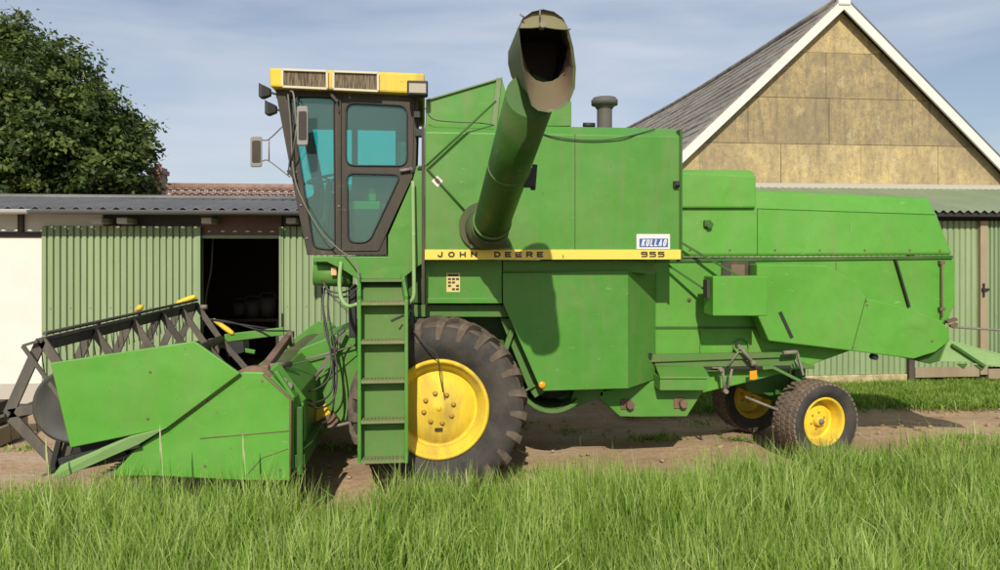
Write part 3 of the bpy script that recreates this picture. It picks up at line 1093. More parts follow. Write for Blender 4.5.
def grass_field(name, regionfn, n, x0, x1, y0, y1, h0, h1, width, seed, material, lean=0.35, clump=0.0, tint_shift=0.0):
    rs = np.random.RandomState(seed)
    x = rs.uniform(x0, x1, n); y = rs.uniform(y0, y1, n)
    keep = regionfn(x, y, rs)
    x, y = x[keep], y[keep]
    n = len(x)
    # patches of taller and shorter growth
    pat = 0.5 + 0.5 * np.sin(x * 1.7 + 1.3 * np.sin(y * 2.3)) * np.sin(y * 2.9 + 0.7 * np.sin(x * 3.1))
    pat2 = 0.5 + 0.5 * np.sin(x * 6.1 + y * 4.7 + 2 * np.sin(x * 2.2)) * np.cos(y * 7.3 - x * 1.9)
    h = (h0 + (h1 - h0) * rs.beta(2.5, 2.2, n)) * (0.78 + 0.28 * pat + 0.14 * pat2)
    ang = rs.uniform(0, 2 * np.pi, n)
    la = 0.6 * np.sin(x * 2.1 + y * 1.1) + 0.6 * rs.normal(size=n) + 0.3
    lm = h * lean * np.abs(rs.normal(0.8, 0.45, n))
    lx, ly = np.cos(ang * 0.5 + la) * lm, np.sin(ang * 0.5 + la) * lm * 0.8
    sgn = np.where(rs.rand(n) < 0.5, -1, 1)
    lx = lx * np.where(rs.rand(n) < 0.35, -1, 1)
    ly = ly * sgn
    wx, wy = np.cos(ang), np.sin(ang)
    wd = width * rs.uniform(0.6, 1.3, n)
    ts = [0.0, 0.4, 0.75, 1.0]
    ws = [1.0, 0.95, 0.62, 0.05]
    V = []
    for t, w in zip(ts, ws):
        cx = x + lx * t ** 2.0; cy = y + ly * t ** 2.0
        cz = h * (t - 0.28 * (lm / h) * t ** 3)
        V.append(np.stack([cx - wx * wd * w / 2, cy - wy * wd * w / 2, cz], 1))
        V.append(np.stack([cx + wx * wd * w / 2, cy + wy * wd * w / 2, cz], 1))
    V = np.stack(V, 1)          # n, 8, 3
    q = []
    base = np.arange(n)[:, None] * 8
    for k in range(3):
        q.append(base + np.array([2 * k, 2 * k + 1, 2 * k + 3, 2 * k + 2]))
    Q = np.stack(q, 1).reshape(-1, 4)
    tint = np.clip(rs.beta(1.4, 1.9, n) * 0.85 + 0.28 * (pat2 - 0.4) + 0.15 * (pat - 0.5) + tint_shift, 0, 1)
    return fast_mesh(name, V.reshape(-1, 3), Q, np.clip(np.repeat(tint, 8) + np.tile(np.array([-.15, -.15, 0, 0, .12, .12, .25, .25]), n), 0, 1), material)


def front_edge(x):
    """outer edge (depth) of the tall grass in front of the track"""
    e = 5.60 + 0.10 * np.sin(x * 1.9) + 0.06 * np.sin(x * 5.3 + 1)
    e = e + 0.62 / (1 + np.exp(-(x - 2.9) * 2.2))
    e = e - 0.12 * np.exp(-((x + 0.7) / 0.35) ** 2)
    return e


def in_front(x, y, rs):
    gap = 0.5 + 0.5 * np.sin(x * 4.3 + 2 * np.sin(y * 3.1)) * np.sin(y * 5.7 + 1.5 * np.sin(x * 2.7))
    return (y < front_edge(x) + rs.normal(0, 0.10, len(x))) & (rs.rand(len(x)) < 0.45 + 0.55 * gap)


def far_strip(x, y, rs):
    lo = 9.25 + 0.10 * np.sin(x * 2.3) + 0.12 * rs.normal(size=len(x))
    return (y > lo)


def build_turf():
    # dark mat below the blades, its colour stands in for shade in the gaps
    m = mat('turf_shade', (0.045, 0.06, 0.02), 0.95)
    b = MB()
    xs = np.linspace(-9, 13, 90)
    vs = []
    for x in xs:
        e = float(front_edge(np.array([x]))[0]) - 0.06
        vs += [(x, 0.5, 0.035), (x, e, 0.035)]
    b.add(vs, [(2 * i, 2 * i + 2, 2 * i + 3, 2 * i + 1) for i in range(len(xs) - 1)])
    tag(b.build('grass_shade_mat', m, fixn=False), kind='structure')
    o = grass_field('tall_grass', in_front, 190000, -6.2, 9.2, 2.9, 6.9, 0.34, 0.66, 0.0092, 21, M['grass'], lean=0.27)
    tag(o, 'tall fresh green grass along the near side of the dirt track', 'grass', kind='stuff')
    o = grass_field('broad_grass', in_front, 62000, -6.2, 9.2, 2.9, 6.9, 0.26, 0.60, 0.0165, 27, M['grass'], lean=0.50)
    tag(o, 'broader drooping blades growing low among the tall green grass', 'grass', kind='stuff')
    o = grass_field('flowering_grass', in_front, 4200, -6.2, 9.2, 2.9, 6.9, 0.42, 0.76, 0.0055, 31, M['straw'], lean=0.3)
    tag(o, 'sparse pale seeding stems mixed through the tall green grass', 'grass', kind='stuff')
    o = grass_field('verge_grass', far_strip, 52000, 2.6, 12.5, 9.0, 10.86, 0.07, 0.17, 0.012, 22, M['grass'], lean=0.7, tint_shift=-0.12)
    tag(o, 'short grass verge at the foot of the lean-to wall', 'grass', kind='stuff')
    # sparse tufts on the track
    cs = np.random.RandomState(5)
    cen = np.stack([cs.uniform(-6, 9, 130), cs.uniform(5.9, 9.3, 130)], 1)
    cen = cen[((np.abs(cen[:, 1] - 7.75) < 0.5) & (cs.rand(130) < 0.5)) | (cs.rand(130) < 0.15)]
    def tufts(x, y, rs):
        k = rs.randint(0, len(cen), len(x))
        x[:] = cen[k, 0] + rs.normal(0, 0.13, len(x)); y[:] = cen[k, 1] + rs.normal(0, 0.07, len(x))
        return np.ones(len(x), bool)
    o = grass_field('track_weeds', tufts, 3200, 0, 1, 0, 1, 0.02, 0.07, 0.012, 23, M['grass'], lean=0.9)
    tag(o, 'small scattered weeds growing on the dirt track', 'weeds', kind='stuff')
    # clods and small stones on the track
    rs = np.random.RandomState(8)
    b = MB()
    for i in range(700):
        x, y = rs.uniform(-6.5, 9), rs.uniform(5.7, 10.6)
        if y > 9.3 and x > 2.6: continue
        r = rs.uniform(0.008, 0.026)
        if rs.rand() < 0.05: r *= 2.0
        pts = []
        for (a, e) in [(0, -.3), (1.6, -.2), (3.1, -.3), (4.7, -.2), (0.7, .5), (2.4, .6), (3.9, .5), (5.5, .6)]:
            rr = r * rs.uniform(0.7, 1.3)
            pts.append((x + rr * math.cos(a), y + rr * math.sin(a), r * 0.25 + rr * e))
        b.add(pts, [(0, 1, 4), (1, 5, 4), (1, 2, 5), (2, 6, 5), (2, 3, 6), (3, 7, 6), (3, 0, 7), (0, 4, 7), (4, 5, 6, 7)])
    tag(b.build('loose_stones', M['dirt'], fixn=False), 'small stones and clods scattered on the dirt track', 'stones', kind='stuff')


build_turf()


def stalk(px, py_top, Y, h, label, plume=True):
    top = W(px, py_top, Y)
    z = max(0.0, top.z - h)
    root = empty('seed_stalk', (top.x, Y, z * 0))
    tag(root, label, 'grass stalk', 'dry seed stalks above the grass')
    base = Vector((top.x + 0.02, Y, 0.02))
    mid = base.lerp(top, 0.55) + Vector((0.015, 0, 0))
    b = MB()
    b.tube([base, mid, top.lerp(mid, 0.3)], 0.0025, 5)
    b.build('stem', M['straw_s'], root)
    if plume:
        b = MB()
        p0 = top.lerp(base, 0.30)
        b.tube([p0, top.lerp(p0, 0.6), top.lerp(p0, 0.3), top], 0.01, 6, radii=[0.002, 0.006, 0.006, 0.001])
        b.build('seed_head', M['straw_s'], root)


M['straw_s'] = mat('dry_straw', (0.42, 0.42, 0.22), 0.8)
for px, py, Y, lab in ((160, 424, 5.3, 'dry seed stalk in front of the black header gap'),
                       (46, 436, 5.4, 'dry thin stalk before the reel at the far left'),
                       (243, 434, 5.45, 'pale seed stalk before the right half of the header side sheet'),
                       (466, 468, 5.4, 'thin pale stalk before the front tyre'),
                       (866, 452, 5.9, 'left of the two pale stalks right of the rear wheel'),
                       (881, 457, 5.85, 'right of the two pale stalks beside the rear wheel'),
                       (974, 420, 6.0, 'tallest dry stalk near the right edge of the grass')):
    stalk(px, py, Y, 0.6, lab)

# ================================================================== COMBINE
CY = 7.75
root = empty('combine_harvester', (2.0, CY, 0))
tag(root, 'large old green combine harvester with yellow wheels and dark framed cab on the dirt track', 'combine harvester')
G = M['green']


def part(b, name, mt, parent=root, bev=0.006, label=None, **k):
    o = b.build(name, mt, parent, bev, **k)
    if label: o['label'] = label
    return o


# ---------------- grain tank
YT = 6.45
YF = 2 * CY - YT
xa, xb = XW(425, YT), XW(680, YT)
zb0 = W(560, 259.5, YT).z
z1 = W(560, 134, YT).z
z2 = W(560, 126.5, YT + 0.16).z
b = MB()
sec = [(YT, zb0), (YT, z1), (YT + 0.16, z2), (YF - 0.16, z2), (YF, z1), (YF, zb0)]
b.prism([Vector((xa, y, z)) for y, z in sec], [Vector((xb, y, z)) for y, z in sec])
tank = part(b, 'grain_tank', G, bev=0.012)
# turned edge and seam
b = MB()
xs_ = XW(575, YT)
b.box((xs_ - 0.004, YT - 0.003, zb0 + 0.09), (xs_ + 0.004, YT + 0.002, z1))
part(b, 'panel_seam', M['green_tube'], tank, 0)
b = MB()
b.box((xb - 0.002, YT - 0.008, zb0 - 0.02), (xb + 0.022, YT + 0.10, z2 - 0.03))
part(b, 'corner_rail', M['green_tube'], tank, 0.004)
b = MB()
b.box((xa - 0.03, YT + 0.0, zb0 - 0.4), (xa - 0.003, YT + 0.12, z2 - 0.05))
part(b, 'corner_rail', M['frame'], tank, 0.004)
b = MB()
p = W(676, 184.5, YT)
b.box((p.x - 0.03, YT - 0.035, p.z - 0.03), (p.x + 0.02, YT - 0.001, p.z + 0.03)); b.tube([(p.x, YT - 0.05, p.z - 0.02), (p.x, YT - 0.02, p.z + 0.02)], 0.02, 8)
part(b, 'latch', M['black'], tank, 0.004)
# stripe with the maker's name and number
b = MB()
zs0, zs1 = W(560, 259.3, YT).z, W(560, 249.6, YT).z
b.box((xa - 0.002, YT - 0.012, zs0 - 0.002), (xb + 0.004, YT - 0.001, zs1))
part(b, 'stripe', M['stripe'], tank, 0.002)
lz0, lz1 = W(490, 257.3, YT).z, W(490, 251.6, YT).z
lettering('stripe_lettering', 'JOHN', XW(437, YT), XW(477, YT), lz0, lz1, YT - 0.0145, M['letters'], tank, gap=0.75, w=0.28)
lettering('stripe_lettering', 'DEERE', XW(494, YT), XW(543, YT), lz0, lz1, YT - 0.0145, M['letters'], tank, gap=0.68, w=0.28)
lettering('number_lettering', '955', XW(640.5, YT), XW(664, YT), lz0, lz1, YT - 0.0145, M['letters'], tank, gap=0.28, w=0.25)
b = MB(); b.box((XW(562.5, YT), YT - 0.016, lz0 - 0.01), (XW(563.3, YT), YT - 0.012, lz0 + 0.02)); part(b, 'rivet_mark', M['letters'], tank, 0)
# dealer sticker
b = MB(); b.plate([(636.5, 249), (636.5, 234), (670, 234), (670, 249)], YT - 0.004, 0.003)
part(b, 'dealer_sticker', M['white'], tank, 0)
b = MB(); b.plate([(639.5, 247), (639.5, 238.5), (668, 238.5), (668, 247)], YT - 0.007, 0.003)
part(b, 'sticker_panel', M['blue'], tank, 0)
lettering('sticker_lettering', 'KULLAO', XW(641, YT), XW(665.5, YT), W(650, 246.2, YT).z, W(650, 239.3, YT).z, YT - 0.0092, M['white'], tank, shear=0.2, gap=0.34, w=0.19)
# warning diamond
b = MB(); b.plate([(431.5, 181), (437, 175.5), (443, 181), (437.5, 187)], YT - 0.003, 0.002); part(b, 'warning_decal', M['white'], tank, 0)
b = MB(); b.plate([(434.5, 180.5), (438, 178), (440.5, 181), (437.5, 184)], YT - 0.006, 0.002); part(b, 'warning_symbol', mat('red_decal', (0.45, 0.10, 0.05), 0.5), tank, 0)
# edge cable across the tank
b = MB()
b.tube(curve_pts([W(537, 132.5, YT + 0.0), W(556, 137, YT - 0.02), W(580, 140, YT - 0.02), W(605, 140, YT - 0.02), W(630, 136, YT - 0.02), W(655, 129, YT + 0.08)], 6), 0.006, 5)
b.tube(curve_pts([W(425, 108, YT + 0.02), W(433, 119, YT + 0.02), W(455, 122, YT + 0.03), W(480, 123, YT + 0.03), W(494, 125, YT + 0.03)], 6), 0.005, 5)
part(b, 'cable', M['hose'], tank, 0)
b = MB()
b.tube([W(496, 101, YT - 0.05), W(426, 166, YT - 0.05)], 0.011, 6)
b.tube([W(427, 168, YT - 0.03), W(470, 216, YT - 0.03)], 0.007, 6)
part(b, 'stay_rod', M['green_tube'], tank, 0)

# tank extension (raised lid)
YE = YT + 0.30
b = MB()
e1 = [W(426, 126, YE), W(426, 101, YE), W(502, 78.5, YE), W(506, 92, YE), W(510, 126, YE)]
b.prism(e1, [p_ + Vector((0, 1.9, 0)) for p_ in e1])
e2 = [W(506, 126, YE + 0.02), W(506, 96, YE + 0.02), W(571.5, 101, YE + 0.02), W(571.5, 126, YE + 0.02)]
b.prism(e2, [p_ + Vector((0, 1.85, 0)) for p_ in e2])
ext = part(b, 'tank_extension', G)
b = MB()
b.bar(W(426, 100.5, YE - 0.01), W(502, 78, YE - 0.01), 0.03, 0.015)
b.bar(W(499, 78, YE - 0.012), W(494, 126, YE - 0.012), 0.05, 0.02)
part(b, 'extension_edge', M['green_old'], ext, 0.003)

# air intake behind the tank
pi_ = W(604.5, 126, 8.0)
b = MB()
zt_ = W(604.5, 109, 8.0).z
b.lathe((pi_.x, 8.0, 0), [(0.085, pi_.z - 0.2), (0.085, zt_)], 20, axis='Z')
intake = part(b, 'air_intake', M['cap'], bev=0)
b = MB()
zc0, zc1 = zt_, W(604.5, 98, 8.0).z
hh = zc1 - zc0
b.lathe((pi_.x, 8.0, zc0), [(0.09, 0), (0.105, 0.02), (0.112, hh * 0.3), (0.148, hh * 0.36), (0.150, hh * 0.8), (0.135, hh * 0.88), (0.13, hh), (0.06, hh * 1.12), (0.0005, hh * 1.14)], 28, axis='Z')
part(b, 'intake_cap', M['cap'], intake, 0)
b = MB(); pq = W(589, 125, 7.2); b.tube([(pq.x - 0.06, 7.2, pq.z), (pq.x + 0.06, 7.2, pq.z)], 0.025, 8); part(b, 'lid_catch', M['black'], tank, 0)

# ---------------- lower side panels
YP = 6.67
b = MB()
b.plate([(425, 260), (502, 260), (502, 303), (425, 303)], YP, 0.03)
b.plate([(425, 298), (502, 298), (502, 303.5), (425, 303.5)], YP - 0.025, 0.03)
sp_ = part(b, 'fender_panel', G)
b = MB(); b.plate([(446.5, 273), (460, 273), (460, 292), (446.5, 292)], YP - 0.003, 0.002); part(b, 'instruction_decal', M['cream'], sp_, 0)
b = MB()
for k in range(4):
    for j in range(3):
        if (k + j) % 4 == 3: continue
        y0 = 278 + 3.4 * k
        b.plate([(448 + 4 * j, y0), (451 + 4 * j, y0), (451 + 4 * j, y0 + 2.1), (448 + 4 * j, y0 + 2.1)], YP - 0.0055, 0.002)
b.plate([(448, 274), (458.5, 274), (458.5, 276.4), (448, 276.4)], YP - 0.0055, 0.002)
part(b, 'decal_print', M['letters'], sp_, 0)
# under-fender beam
b = MB()
b.plate([(414, 305), (517, 305), (514, 317), (414, 317)], YP + 0.10, 0.25)
part(b, 'fender_beam', M['green_dusty'])
b = MB()
pts = [(502.8, 273), (628, 271.5), (628, 388.5), (544, 391), (540, 388), (503, 303)]
b.plate(pts, YP - 0.02, 0.03)
# angled return towards the body
f0, f1 = W(628, 271.5, YP - 0.02), W(628, 388.5, YP - 0.02)
g0, g1 = W(655.5, 274, 7.06), W(655.5, 379.5, 7.06)
f0b, f1b = f0 + Vector((0, 0, 0)), f1
b.prism([f0, g0, g1, f1], [v + Vector((-0.03, 0.03, 0)) for v in (f0, g0, g1, f1)])
b.prism([f0, f0 + Vector((-1.2, 0, 0)), Vector((g0.x - 1.3, 7.06, g0.z)), g0], [v + Vector((0, 0, 0.01)) for v in (f0, f0 + Vector((-1.2, 0, 0)), Vector((g0.x - 1.3, 7.06, g0.z)), g0)])
sp2 = part(b, 'service_door', G, bev=0.008)
b = MB()
b.plate([(502.8, 260.5), (629, 260.5), (655, 262), (655, 275), (629, 272), (502.8, 273)], YP + 0.02, 0.35)
part(b, 'door_header', G, sp2)
b = MB(); pr = W(542, 385, YP - 0.03); b.lathe((pr.x, pr.y, pr.z), [(0.0005, -0.012), (0.025, -0.012), (0.032, -0.004), (0.032, 0.012)], 16); part(b, 'reflector', M['orange'], sp2, 0)
b = MB()
b.box((W(648, 355, 6.98).x, 6.93, W(648, 355, 6.98).z - 0.02), (W(648, 355, 6.98).x + 0.03, 7.0, W(648, 355, 6.98).z + 0.02)); part(b, 'latch', M['black'], sp2, 0)

# ---------------- inner chassis between the wheels (dark green stands in for shade; dusty arms)
b = MB()
b.plate([(420, 262), (560, 262), (600, 391), (560, 400), (505, 372), (480, 330), (420, 322)], 7.15, 1.25)
part(b, 'chassis', M['green_tube'])
b = MB()
b.plate([(500, 318), (512, 318), (545, 392), (535, 398), (528, 388)], 6.85, 0.06)
b.bar(W(512, 330, 6.8), W(505, 350, 6.8), 0.05)
b.tube([W(519, 394, 6.75), W(540, 383, 6.85)], 0.012, 8)
part(b, 'support_arm', M['green_dusty'])
# curved grate housing under the doors
b = MB()
cx_ = W(553, 372, 6.95)
rr0, rr1 = 0.36, 0.40
ringA, ringB = [], []
for k in range(15):
    a = math.pi * (1.02 + 0.72 * k / 14)
    ringA.append((cx_.x + rr1 * math.cos(a) * 0.95, cx_.z + rr1 * math.sin(a)))
    ringB.append((cx_.x + rr0 * math.cos(a) * 0.95, cx_.z + rr0 * math.sin(a)))
for (Ya, Yb) in ((6.92, 8.55),):
    sec = ringA + ringB[::-1]
    b.prism([Vector((x, Ya, z)) for x, z in sec], [Vector((x, Yb, z)) for x, z in sec])
b.plate([(575, 386), (604, 386), (603, 396), (578, 407), (570, 405)], 7.0, 1.2)
part(b, 'concave_housing', M['green_dusty'])
b = MB()
b.lathe((cx_.x, 7.0, cx_.z), [(0.0005, 0), (0.27, 0), (0.27, 1.4)], 32)
part(b, 'drum', M['black'], bev=0)
# skirt below the body
b = MB()
b.plate([(600, 392), (657, 380.5), (703, 391), (700, 396), (687, 416.5), (640, 417), (620, 416.5), (600, 398)], 7.0, 1.35)
sk = part(b, 'lower_skirt', G)
for px, py in ((627, 404), (680, 403)):
    b = MB()
    p = W(px, py, 7.0)
    b.box((p.x - 0.065, 6.985, p.z - 0.05), (p.x + 0.04, 7.0, p.z + 0.05)); b.tube([(p.x + 0.02, 6.93, p.z), (p.x + 0.02, 7.0, p.z)], 0.04, 12)
    part(b, 'bearing_block', M['rust'], sk, 0.003)

# ---------------- rear body
YB_ = 7.08
b = MB()
b.plate([(560, 258.5), (953, 258.5), (955.5, 264), (955, 304), (947, 322), (935, 348), (850, 351), (806, 367), (750, 382), (703, 393), (656, 392), (600, 392)], YB_, 1.34)
body = part(b, 'rear_body', M['green_clean'], bev=0.012)
# ribs / seams on the body side
b = MB()
b.plate([(655, 326.5), (800, 326.5), (800, 329), (655, 329)], YB_ - 0.01, 0.012)
b.plate([(656, 258.5), (680, 258.5), (953, 255.5), (953, 258.8), (680, 262), (656, 262)], YB_ - 0.02, 0.03)
part(b, 'body_seam', M['green_tube'], body, 0.002)
b = MB()
b.bar(W(895, 259, YB_ - 0.02), W(909, 307, YB_ - 0.02), 0.035, 0.02)
part(b, 'strut', M['black'], body, 0.002)
b = MB()
b.tube([W(942, 262, YB_ - 0.03), W(942, 318, YB_ - 0.03)], 0.010, 8)
for y in (262.5, 309):
    p = W(942, y, YB_ - 0.03)
    b.box((p.x - 0.028, p.y - 0.015, p.z - 0.018), (p.x + 0.028, p.y + 0.03, p.z + 0.018))
part(b, 'hinge_rod', M['rust'], body, 0.002)
b = MB()
b.bar(W(946, 322, YB_ - 0.06), W(956, 319, YB_ - 0.06), 0.05, 0.03); b.bar(W(950, 326, YB_ - 0.08), W(957, 324, YB_ - 0.08), 0.03)
part(b, 'bracket', M['rust'], body, 0.003)
# opening with a pale box above the guard
b = MB(); b.plate([(722, 262), (756, 261), (756, 277), (722, 277)], YB_ - 0.022, 0.03); part(b, 'opening_frame', M['frame'], body, 0.004)
b = MB(); b.plate([(731, 264.5), (745, 264.5), (745, 277), (731, 277)], YB_ - 0.035, 0.02); part(b, 'inspection_box', M['pink'], body, 0.004)
b = MB(); b.plate([(749, 261), (755, 261), (755, 275), (749, 275)], YB_ - 0.03, 0.012); part(b, 'opening', M['black'], body, 0)
# hood
b = MB()
ya, yb2 = YB_, YB_ + 0.22
lo = [W(656, 256.5, ya), W(953.5, 255, ya)]
hi = [W(656, 187, yb2), W(755, 189.8, yb2), W(929, 197.5, yb2)]
mid = [W(656, 207, ya + 0.05), W(755, 208, ya + 0.05), W(936, 214, ya + 0.05)]
def mirr(v): return Vector((v.x, 2 * (CY + 0.0) - v.y, v.z))
ring_l = [lo[0], mid[0], hi[0], mirr(hi[0]), mirr(mid[0]), mirr(lo[0])]
lom = lo[0].lerp(lo[1], 0.34)
ring_m = [lom, mid[1], hi[1], mirr(hi[1]), mirr(mid[1]), mirr(lom)]
ring_r = [lo[1], mid[2], hi[2], mirr(hi[2]), mirr(mid[2]), mirr(lo[1])]
b.loft([ring_l, ring_m, ring_r])
hood = part(b, 'rear_hood', M['green_clean'], bev=0.03)
b = MB()
fr = []
hb = [W(678, 208, YB_ + 0.0), W(678, 172, YB_ + 0.03), W(678, 169.5, YB_ + 0.1)]
hr = [W(756.5, 208, YB_ + 0.0), W(756.5, 176, YB_ + 0.03), W(751, 170, YB_ + 0.1)]
hb2, hr2 = [mirr(v) for v in hb[::-1]], [mirr(v) for v in hr[::-1]]
b.loft([hb + hb2, hr + hr2])
part(b, 'fan_housing', M['green_clean'], hood, 0.02)
b = MB()
p = W(709, 225, YB_ + 0.0); b.tube([(p.x, YB_ - 0.03, p.z), (p.x, YB_ + 0.04, p.z)], 0.035, 12); b.box((p.x - 0.05, YB_ - 0.015, p.z - 0.015), (p.x + 0.02, YB_ + 0.02, p.z + 0.05))
part(b, 'hood_catch', M['green_tube'], hood, 0.003)
b = MB()
for (q0, q1) in (((682, 243), (740, 277)), ((668, 265), (707, 291))):
    b.bar(W(q0[0], q0[1], YB_ - 0.09), W(q1[0], q1[1], YB_ - 0.20), 0.022, 0.022)
part(b, 'stay_rod', M['green_tube'], body, 0.002)

b = MB()
for x in (757.5,):
    b.bar(W(x, 209, YB_ + 0.045), W(x, 256, YB_ - 0.003), 0.006, 0.006)
b.bar(W(757, 208.5, YB_ + 0.045), W(935, 214.5, YB_ + 0.045), 0.004, 0.004)
part(b, 'hood_seam', M['green_tube'], hood, 0)
for x, y in ((690, 250), (730, 250), (775, 250), (820, 250), (865, 250), (910, 250), (940, 251)):
    b = MB(); p = W(x, y, YB_); b.tube([(p.x, YB_ - 0.006, p.z), (p.x, YB_ + 0.02, p.z)], 0.009, 8)
    part(b, 'rivet', M['rust'], hood, 0)
b = MB(); b.bar(W(851, 222, YB_ + 0.030), W(850.5, 232, YB_ + 0.022), 0.006, 0.004); part(b, 'scratch_mark', M['green_pale'], hood, 0)
b = MB()
b.lathe((W(690, 300, 7.05).x, YB_ - 0.012, W(690, 300, 7.05).z), [(0.0005, 0), (0.02, 0), (0.02, 0.02)], 10)
part(b, 'plug', M['rust'], body, 0)
# vertical edges of the pressed side sheets
for x, y0, y1 in ((700, 330, 354), (836, 262, 284)):
    b = MB()
    b.bar(W(x, y0, YB_ - 0.002), W(x, y1, YB_ - 0.002), 0.005, 0.005)
    part(b, 'sheet_joint', M['green_tube'], body, 0)

# side guard
YG = 6.86
b = MB()
b.plate([(757, 264), (826, 265), (856, 282), (866, 297.5), (908, 308.5), (942, 321), (949, 330), (950, 341), (936, 352), (914, 359), (852, 351), (769, 341), (757, 314)], YG, 0.18)
guard = part(b, 'side_guard', M['green_clean'], bev=0.012)
b = MB(); b.bar(W(780, 312, YG - 0.003), W(792, 338, YG - 0.003), 0.035, 0.006, up=Vector((0, 1, 0))); part(b, 'guard_slot', M['black'], guard, 0)
b = MB(); b.bar(W(866, 298, YG - 0.001), W(852, 350, YG - 0.001), 0.006, 0.006); part(b, 'guard_seam', M['green_tube'], guard, 0)
for (x, y) in ((866, 301), (867, 305), (932, 341), (853, 347)):
    b = MB()
    p = W(x, y, YG); b.tube([(p.x, YG - 0.008, p.z), (p.x, YG + 0.01, p.z)], 0.011, 8)
    part(b, 'bolt', M['rust'], guard, 0)
b = MB(); p = W(879, 358, YG); b.tube([(p.x, YG + 0.05, p.z), (p.x, YG + 0.12, p.z)], 0.03, 10); part(b, 'pivot', M['black'], guard, 0)
b = MB()
b.plate([(713, 276.5), (768, 276), (768, 316), (713, 316)], 6.58, 0.23)
box_ = part(b, 'belt_guard_box', M['green_clean'], guard, 0.01)
b = MB(); b.plate([(707, 280), (712, 280), (712, 298), (707, 298)], 6.66, 0.10); part(b, 'guard_bracket', M['frame'], guard, 0.003)

# tail chute
b = MB()
t0 = [W(948, 341, 6.95), W(1000, 355, 6.95), W(1042, 366, 6.95), W(1042, 372, 6.95), W(1000, 367, 6.95), (W(965, 362, 6.95)), W(940, 361.5, 6.95)]
b.prism(t0, [v + Vector((0.0, 0.03, 0)) for v in t0])
t1 = [W(948, 341, 6.98), W(1042, 366, 6.98), W(1042, 366, 6.98) + Vector((-0.1, 1.5, 0)), W(948, 341, 6.98) + Vector((0, 1.5, 0))]
b.prism(t1, [v + Vector((0, 0, 0.012)) for v in t1])
ch = part(b, 'tail_chute', M['green_pale'], bev=0.003)
b = MB()
b.bar(W(952, 345, 6.93), W(984, 366, 6.93), 0.03, 0.03); b.plate([(957, 364), (968, 364), (964, 369)], 6.94, 0.02); b.plate([(974, 365), (986, 366), (982, 371)], 6.94, 0.02)
part(b, 'chute_brace', M['green_tube'], ch, 0.002)
b = MB()
b.tube([W(952, 327, 7.0), W(1045, 333, 7.0)], 0.012, 8)
part(b, 'tail_rod', M['steel'], bev=0)
b = MB()
b.plate([(915, 360), (936, 352), (950, 343), (943, 360), (930, 364)], 6.98, 1.0)
part(b, 'tail_pan', M['green_tube'])

# ---------------- linkages and boxes on the lower side
YL = 6.98
b = MB()
b.plate([(650, 355), (782, 352.5), (800, 354), (800, 357), (650, 362.5)], YL, 0.06)
b.plate([(655, 362), (788, 356), (815, 366), (815, 369), (655, 366)], YL + 0.03, 0.08)
part(b, 'side_rail', M['green_dusty'])
b = MB()
tA = [W(655, 364.5, 7.05), W(703, 364.5, 7.05), W(710, 377, 6.80), W(660, 377, 6.80)]
b.prism(tA, [v + Vector((0, 0, -0.02)) for v in tA])
b.plate([(660, 377), (707, 377), (707, 390.5), (660, 390.5)], 6.815, 0.24)
part(b, 'tool_box', G)
b = MB()
b.bar(W(704, 368.5, YL), W(790, 367, YL), 0.03, 0.03); b.bar(W(790, 366, YL), W(790, 376, YL), 0.02)
part(b, 'control_beam', M['black'], bev=0.003)
b = MB()
b.tube([W(728, 366, 6.93), W(742, 347, 6.93)], 0.009, 8); b.tube([W(738, 345, 6.92), W(756, 366, 6.92)], 0.018, 8)
b.tube([W(723, 369, 6.93), W(724, 391, 6.93)], 0.012, 8); b.tube([W(732, 369, 6.93), W(728, 388, 6.93)], 0.012, 8); b.tube([W(712, 368, 6.93), W(720, 368, 6.93), W(727, 392, 6.93)], 0.010, 8)
for (x, y) in ((739, 347), (752, 362), (720, 369), (725, 391)):
    p = W(x, y, 6.93); b.tube([(p.x, 6.89, p.z), (p.x, 6.98, p.z)], 0.022, 10)
part(b, 'control_linkage', M['steel'], bev=0)
b = MB()
p = W(741, 347, YB_ - 0.02); b.lathe((p.x, YB_ - 0.02, p.z), [(0.075, 0.0), (0.085, -0.01), (0.085, 0.03)], 24); part(b, 'shaft_boss', M['green_dusty'], bev=0)
b = MB()
b.bar(W(762, 368, 6.95), W(772, 367, 6.95), 0.035); b.bar(W(772, 367, 6.95), W(800, 381, 6.95), 0.035, 0.03)
part(b, 'steering_arm', M['green_dusty'], bev=0.004)
b = MB(); b.tube([W(745, 397, 7.1), W(778, 410, 7.0)], 0.014, 8); part(b, 'tie_rod', M['steel'], bev=0)
b = MB(); b.plate([(750, 371.5), (757, 370.5), (757, 379), (750, 380)], 6.94, 0.02); part(b, 'reflector', M['orange'], bev=0.002)
b = MB()
b.tube([W(783, 353, 6.9), W(797, 352, 6.9)], 0.022, 8); b.tube([W(795, 360, 6.93), W(799, 368, 6.93)], 0.008, 6); b.bar(W(797, 352, 6.92), W(803, 375, 6.92), 0.02)
part(b, 'lever', M['steel'], bev=0)

